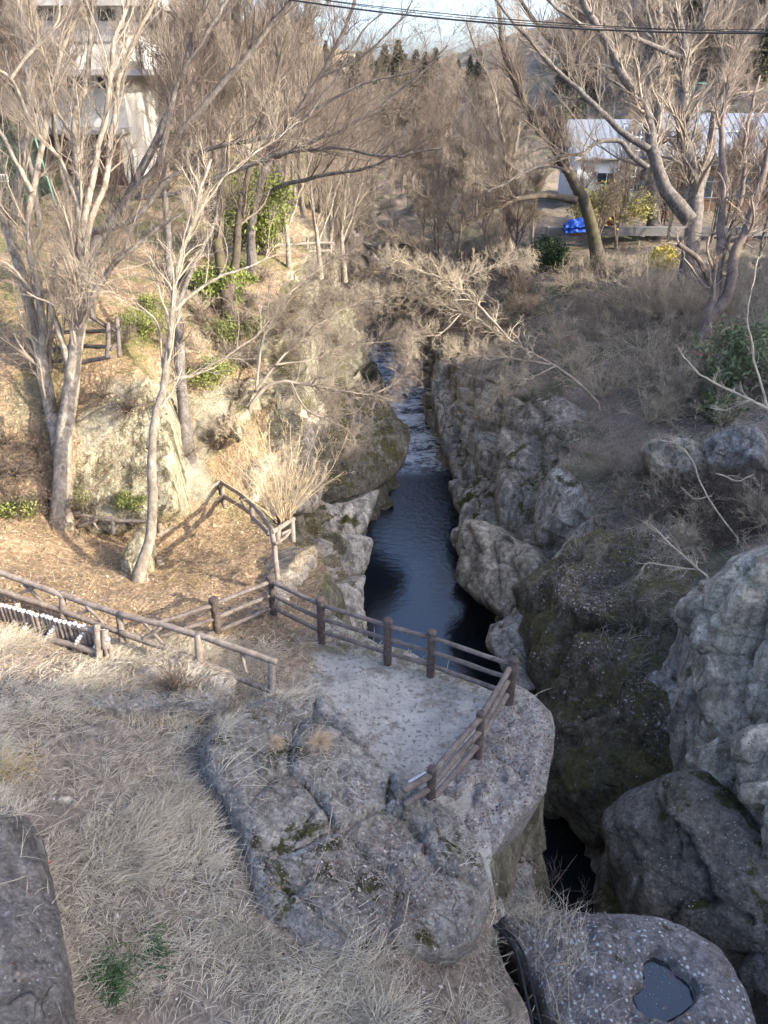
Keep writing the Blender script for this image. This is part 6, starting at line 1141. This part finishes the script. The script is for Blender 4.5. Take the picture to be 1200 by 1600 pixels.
def slab_w(c, n):
    q = proj(c); x, y = q[:, 0], q[:, 1]; g = (((x - 900) / 75) ** 2 + ((y - 920) / 45) ** 2 < 1) * 1.0 + (((x - 905) / 80) ** 2 + ((y - 1010) / 38) ** 2 < 1) * 0.6 + (((x - 1015) / 60) ** 2 + ((y - 1110) / 60) ** 2 < 1) * 0.8 + inpoly(x, y, [(840, 1050), (980, 1060), (1060, 1180), (900, 1200), (850, 1150)]) * 0.12
    return g * (c[:, 0] > 3.5) * (c[:, 1] < 27) * np.clip(fbm(c, 1.4, 4, 97) + 0.3, 0, 1)
fallen('fallen_leaves', 'dull purplish dead leaves lying in patches on the mossy slab', 9000, slab_w, 513, 0.10, leafm('leaf_slab', [(0, (0.10, 0.07, 0.065)), (0.5, (0.28, 0.21, 0.19)), (1, (0.50, 0.43, 0.39))]))
fallen('fallen_leaves', 'brown leaf litter on the shaded right bank', 30000, lambda c, n: (c[:, 0] > 3) * (c[:, 1] > 16) * (c[:, 1] < 48) * (c[:, 2] > -3.8) * (np.abs(n[:, 2]) > 0.3) * (c[:, 0] < 24) * np.clip(fbm(c, 0.7, 3, 98) + 0.3, 0, 1), 514, 0.09, dull)

# ------------------------------------------------------------ labels that tell the repeats apart
LM = {'the squared rock face': (190, 700), 'the slender pale tree': (245, 640), 'the twin dark trunks': (350, 460), 'the bamboo thicket': (410, 330), 'the pink ribboned tree': (1100, 550), 'the blocky pale boulder': (1050, 718), 'the blue tarp': (905, 345),
      'the stout mossy tree': (1078, 400), 'the lichen streaked crag': (860, 730), 'the grooved cliff': (735, 660), 'the mossy slab': (980, 850), 'the mossy boulder': (560, 690), 'the terrace fence': (160, 535), 'the yellow cliff edge': (440, 480), 'the white building': (960, 250), 'the rail fence': (460, 390)}
_c = sorted([o for o in scene.objects if o.get('group') == 'conifers on the skyline'], key=lambda o: proj(np.array(o.location)[None])[0, 0])
for i, o in enumerate(_c): o['label'] = ('leftmost' if i == 0 else 'rightmost' if i == len(_c) - 1 else f'number {i + 1} from the left') + ' of the dark spired conifers along the skyline'
def relabel(group, noun, cnt):
    bpy.context.view_layer.update(); obs = [o for o in scene.objects if o.parent is None and o.get('group') == group]; dd = {}
    for o in obs:
        px, py, _ = proj(np.array(o.location)[None])[0]; nm, (lx, ly) = min(LM.items(), key=lambda kv: math.hypot(kv[1][0] - px, kv[1][1] - py)); dx, dy = px - lx, py - ly
        dr = ('right of' if dx > 0 else 'left of') if abs(dx) > abs(dy) else ('below' if dy > 0 else 'above'); dd.setdefault(f'{dr} {nm}', []).append((px, o))
    for k, v in dd.items():
        v.sort(key=lambda a: a[0]); N = len(v)
        for i, (_, o) in enumerate(v):
            o['label'] = f'{noun} {k}' if N == 1 else (f'{"leftmost" if i == 0 else "rightmost" if i == N - 1 else ["first", "second", "third", "fourth", "fifth", "sixth", "seventh", "eighth", "ninth", "tenth", "eleventh", "twelfth", "thirteenth", "fourteenth", "fifteenth", "sixteenth", "seventeenth", "eighteenth", "nineteenth", "twentieth"][min(i, 19)]} from the left' if 0 < i < N - 1 else ('leftmost' if i == 0 else 'rightmost')) + f' of {N} {cnt} {k}'
for g_, a_, b_ in [('bushes at the head of the river', 'bare bush closing the river head', 'river head bushes'), ('trees before the hotel', 'thin bare tree screening the white hotel', 'thin screening trees'), ('tall pale shrubs by the ribboned tree', 'tall sunlit pale leafless shrub', 'tall pale shrubs'), ('trees at the gorge head', 'small bare tree at the gorge head', 'gorge head saplings'), ('bare shrubs on the right slope', 'grey brown leafless shrub', 'grey brown shrubs'), ('bare shrubs above the mossy slab', 'low twiggy leafless shrub', 'low twiggy shrubs'), ('bare shrubs on the gorge rim', 'tangled hanging shrub', 'tangled hanging shrubs'), ('bare shrubs on the left gorge wall', 'bare shrub growing from the gorge wall', 'wall shrubs'), ('dry tangles on the sunlit slope', 'low dry tangle of stems', 'low dry tangles'),
                   ('creeper tangles by the left trees', 'dark tangle of creepers', 'dark creeper tangles'), ('trees of the left wood', 'slender brownish bare tree standing', 'slender trees'), ('trees on the right rim', 'small bare tree among the scrub', 'small trees'), ('trees on the right terrace', 'thin bare terrace tree', 'thin terrace trees')]: relabel(g_, a_, b_)
for o in scene.objects:
    if o.parent is None and 'label' in o and len(o['label'].split()) > 16: print('LONG', o['label'])
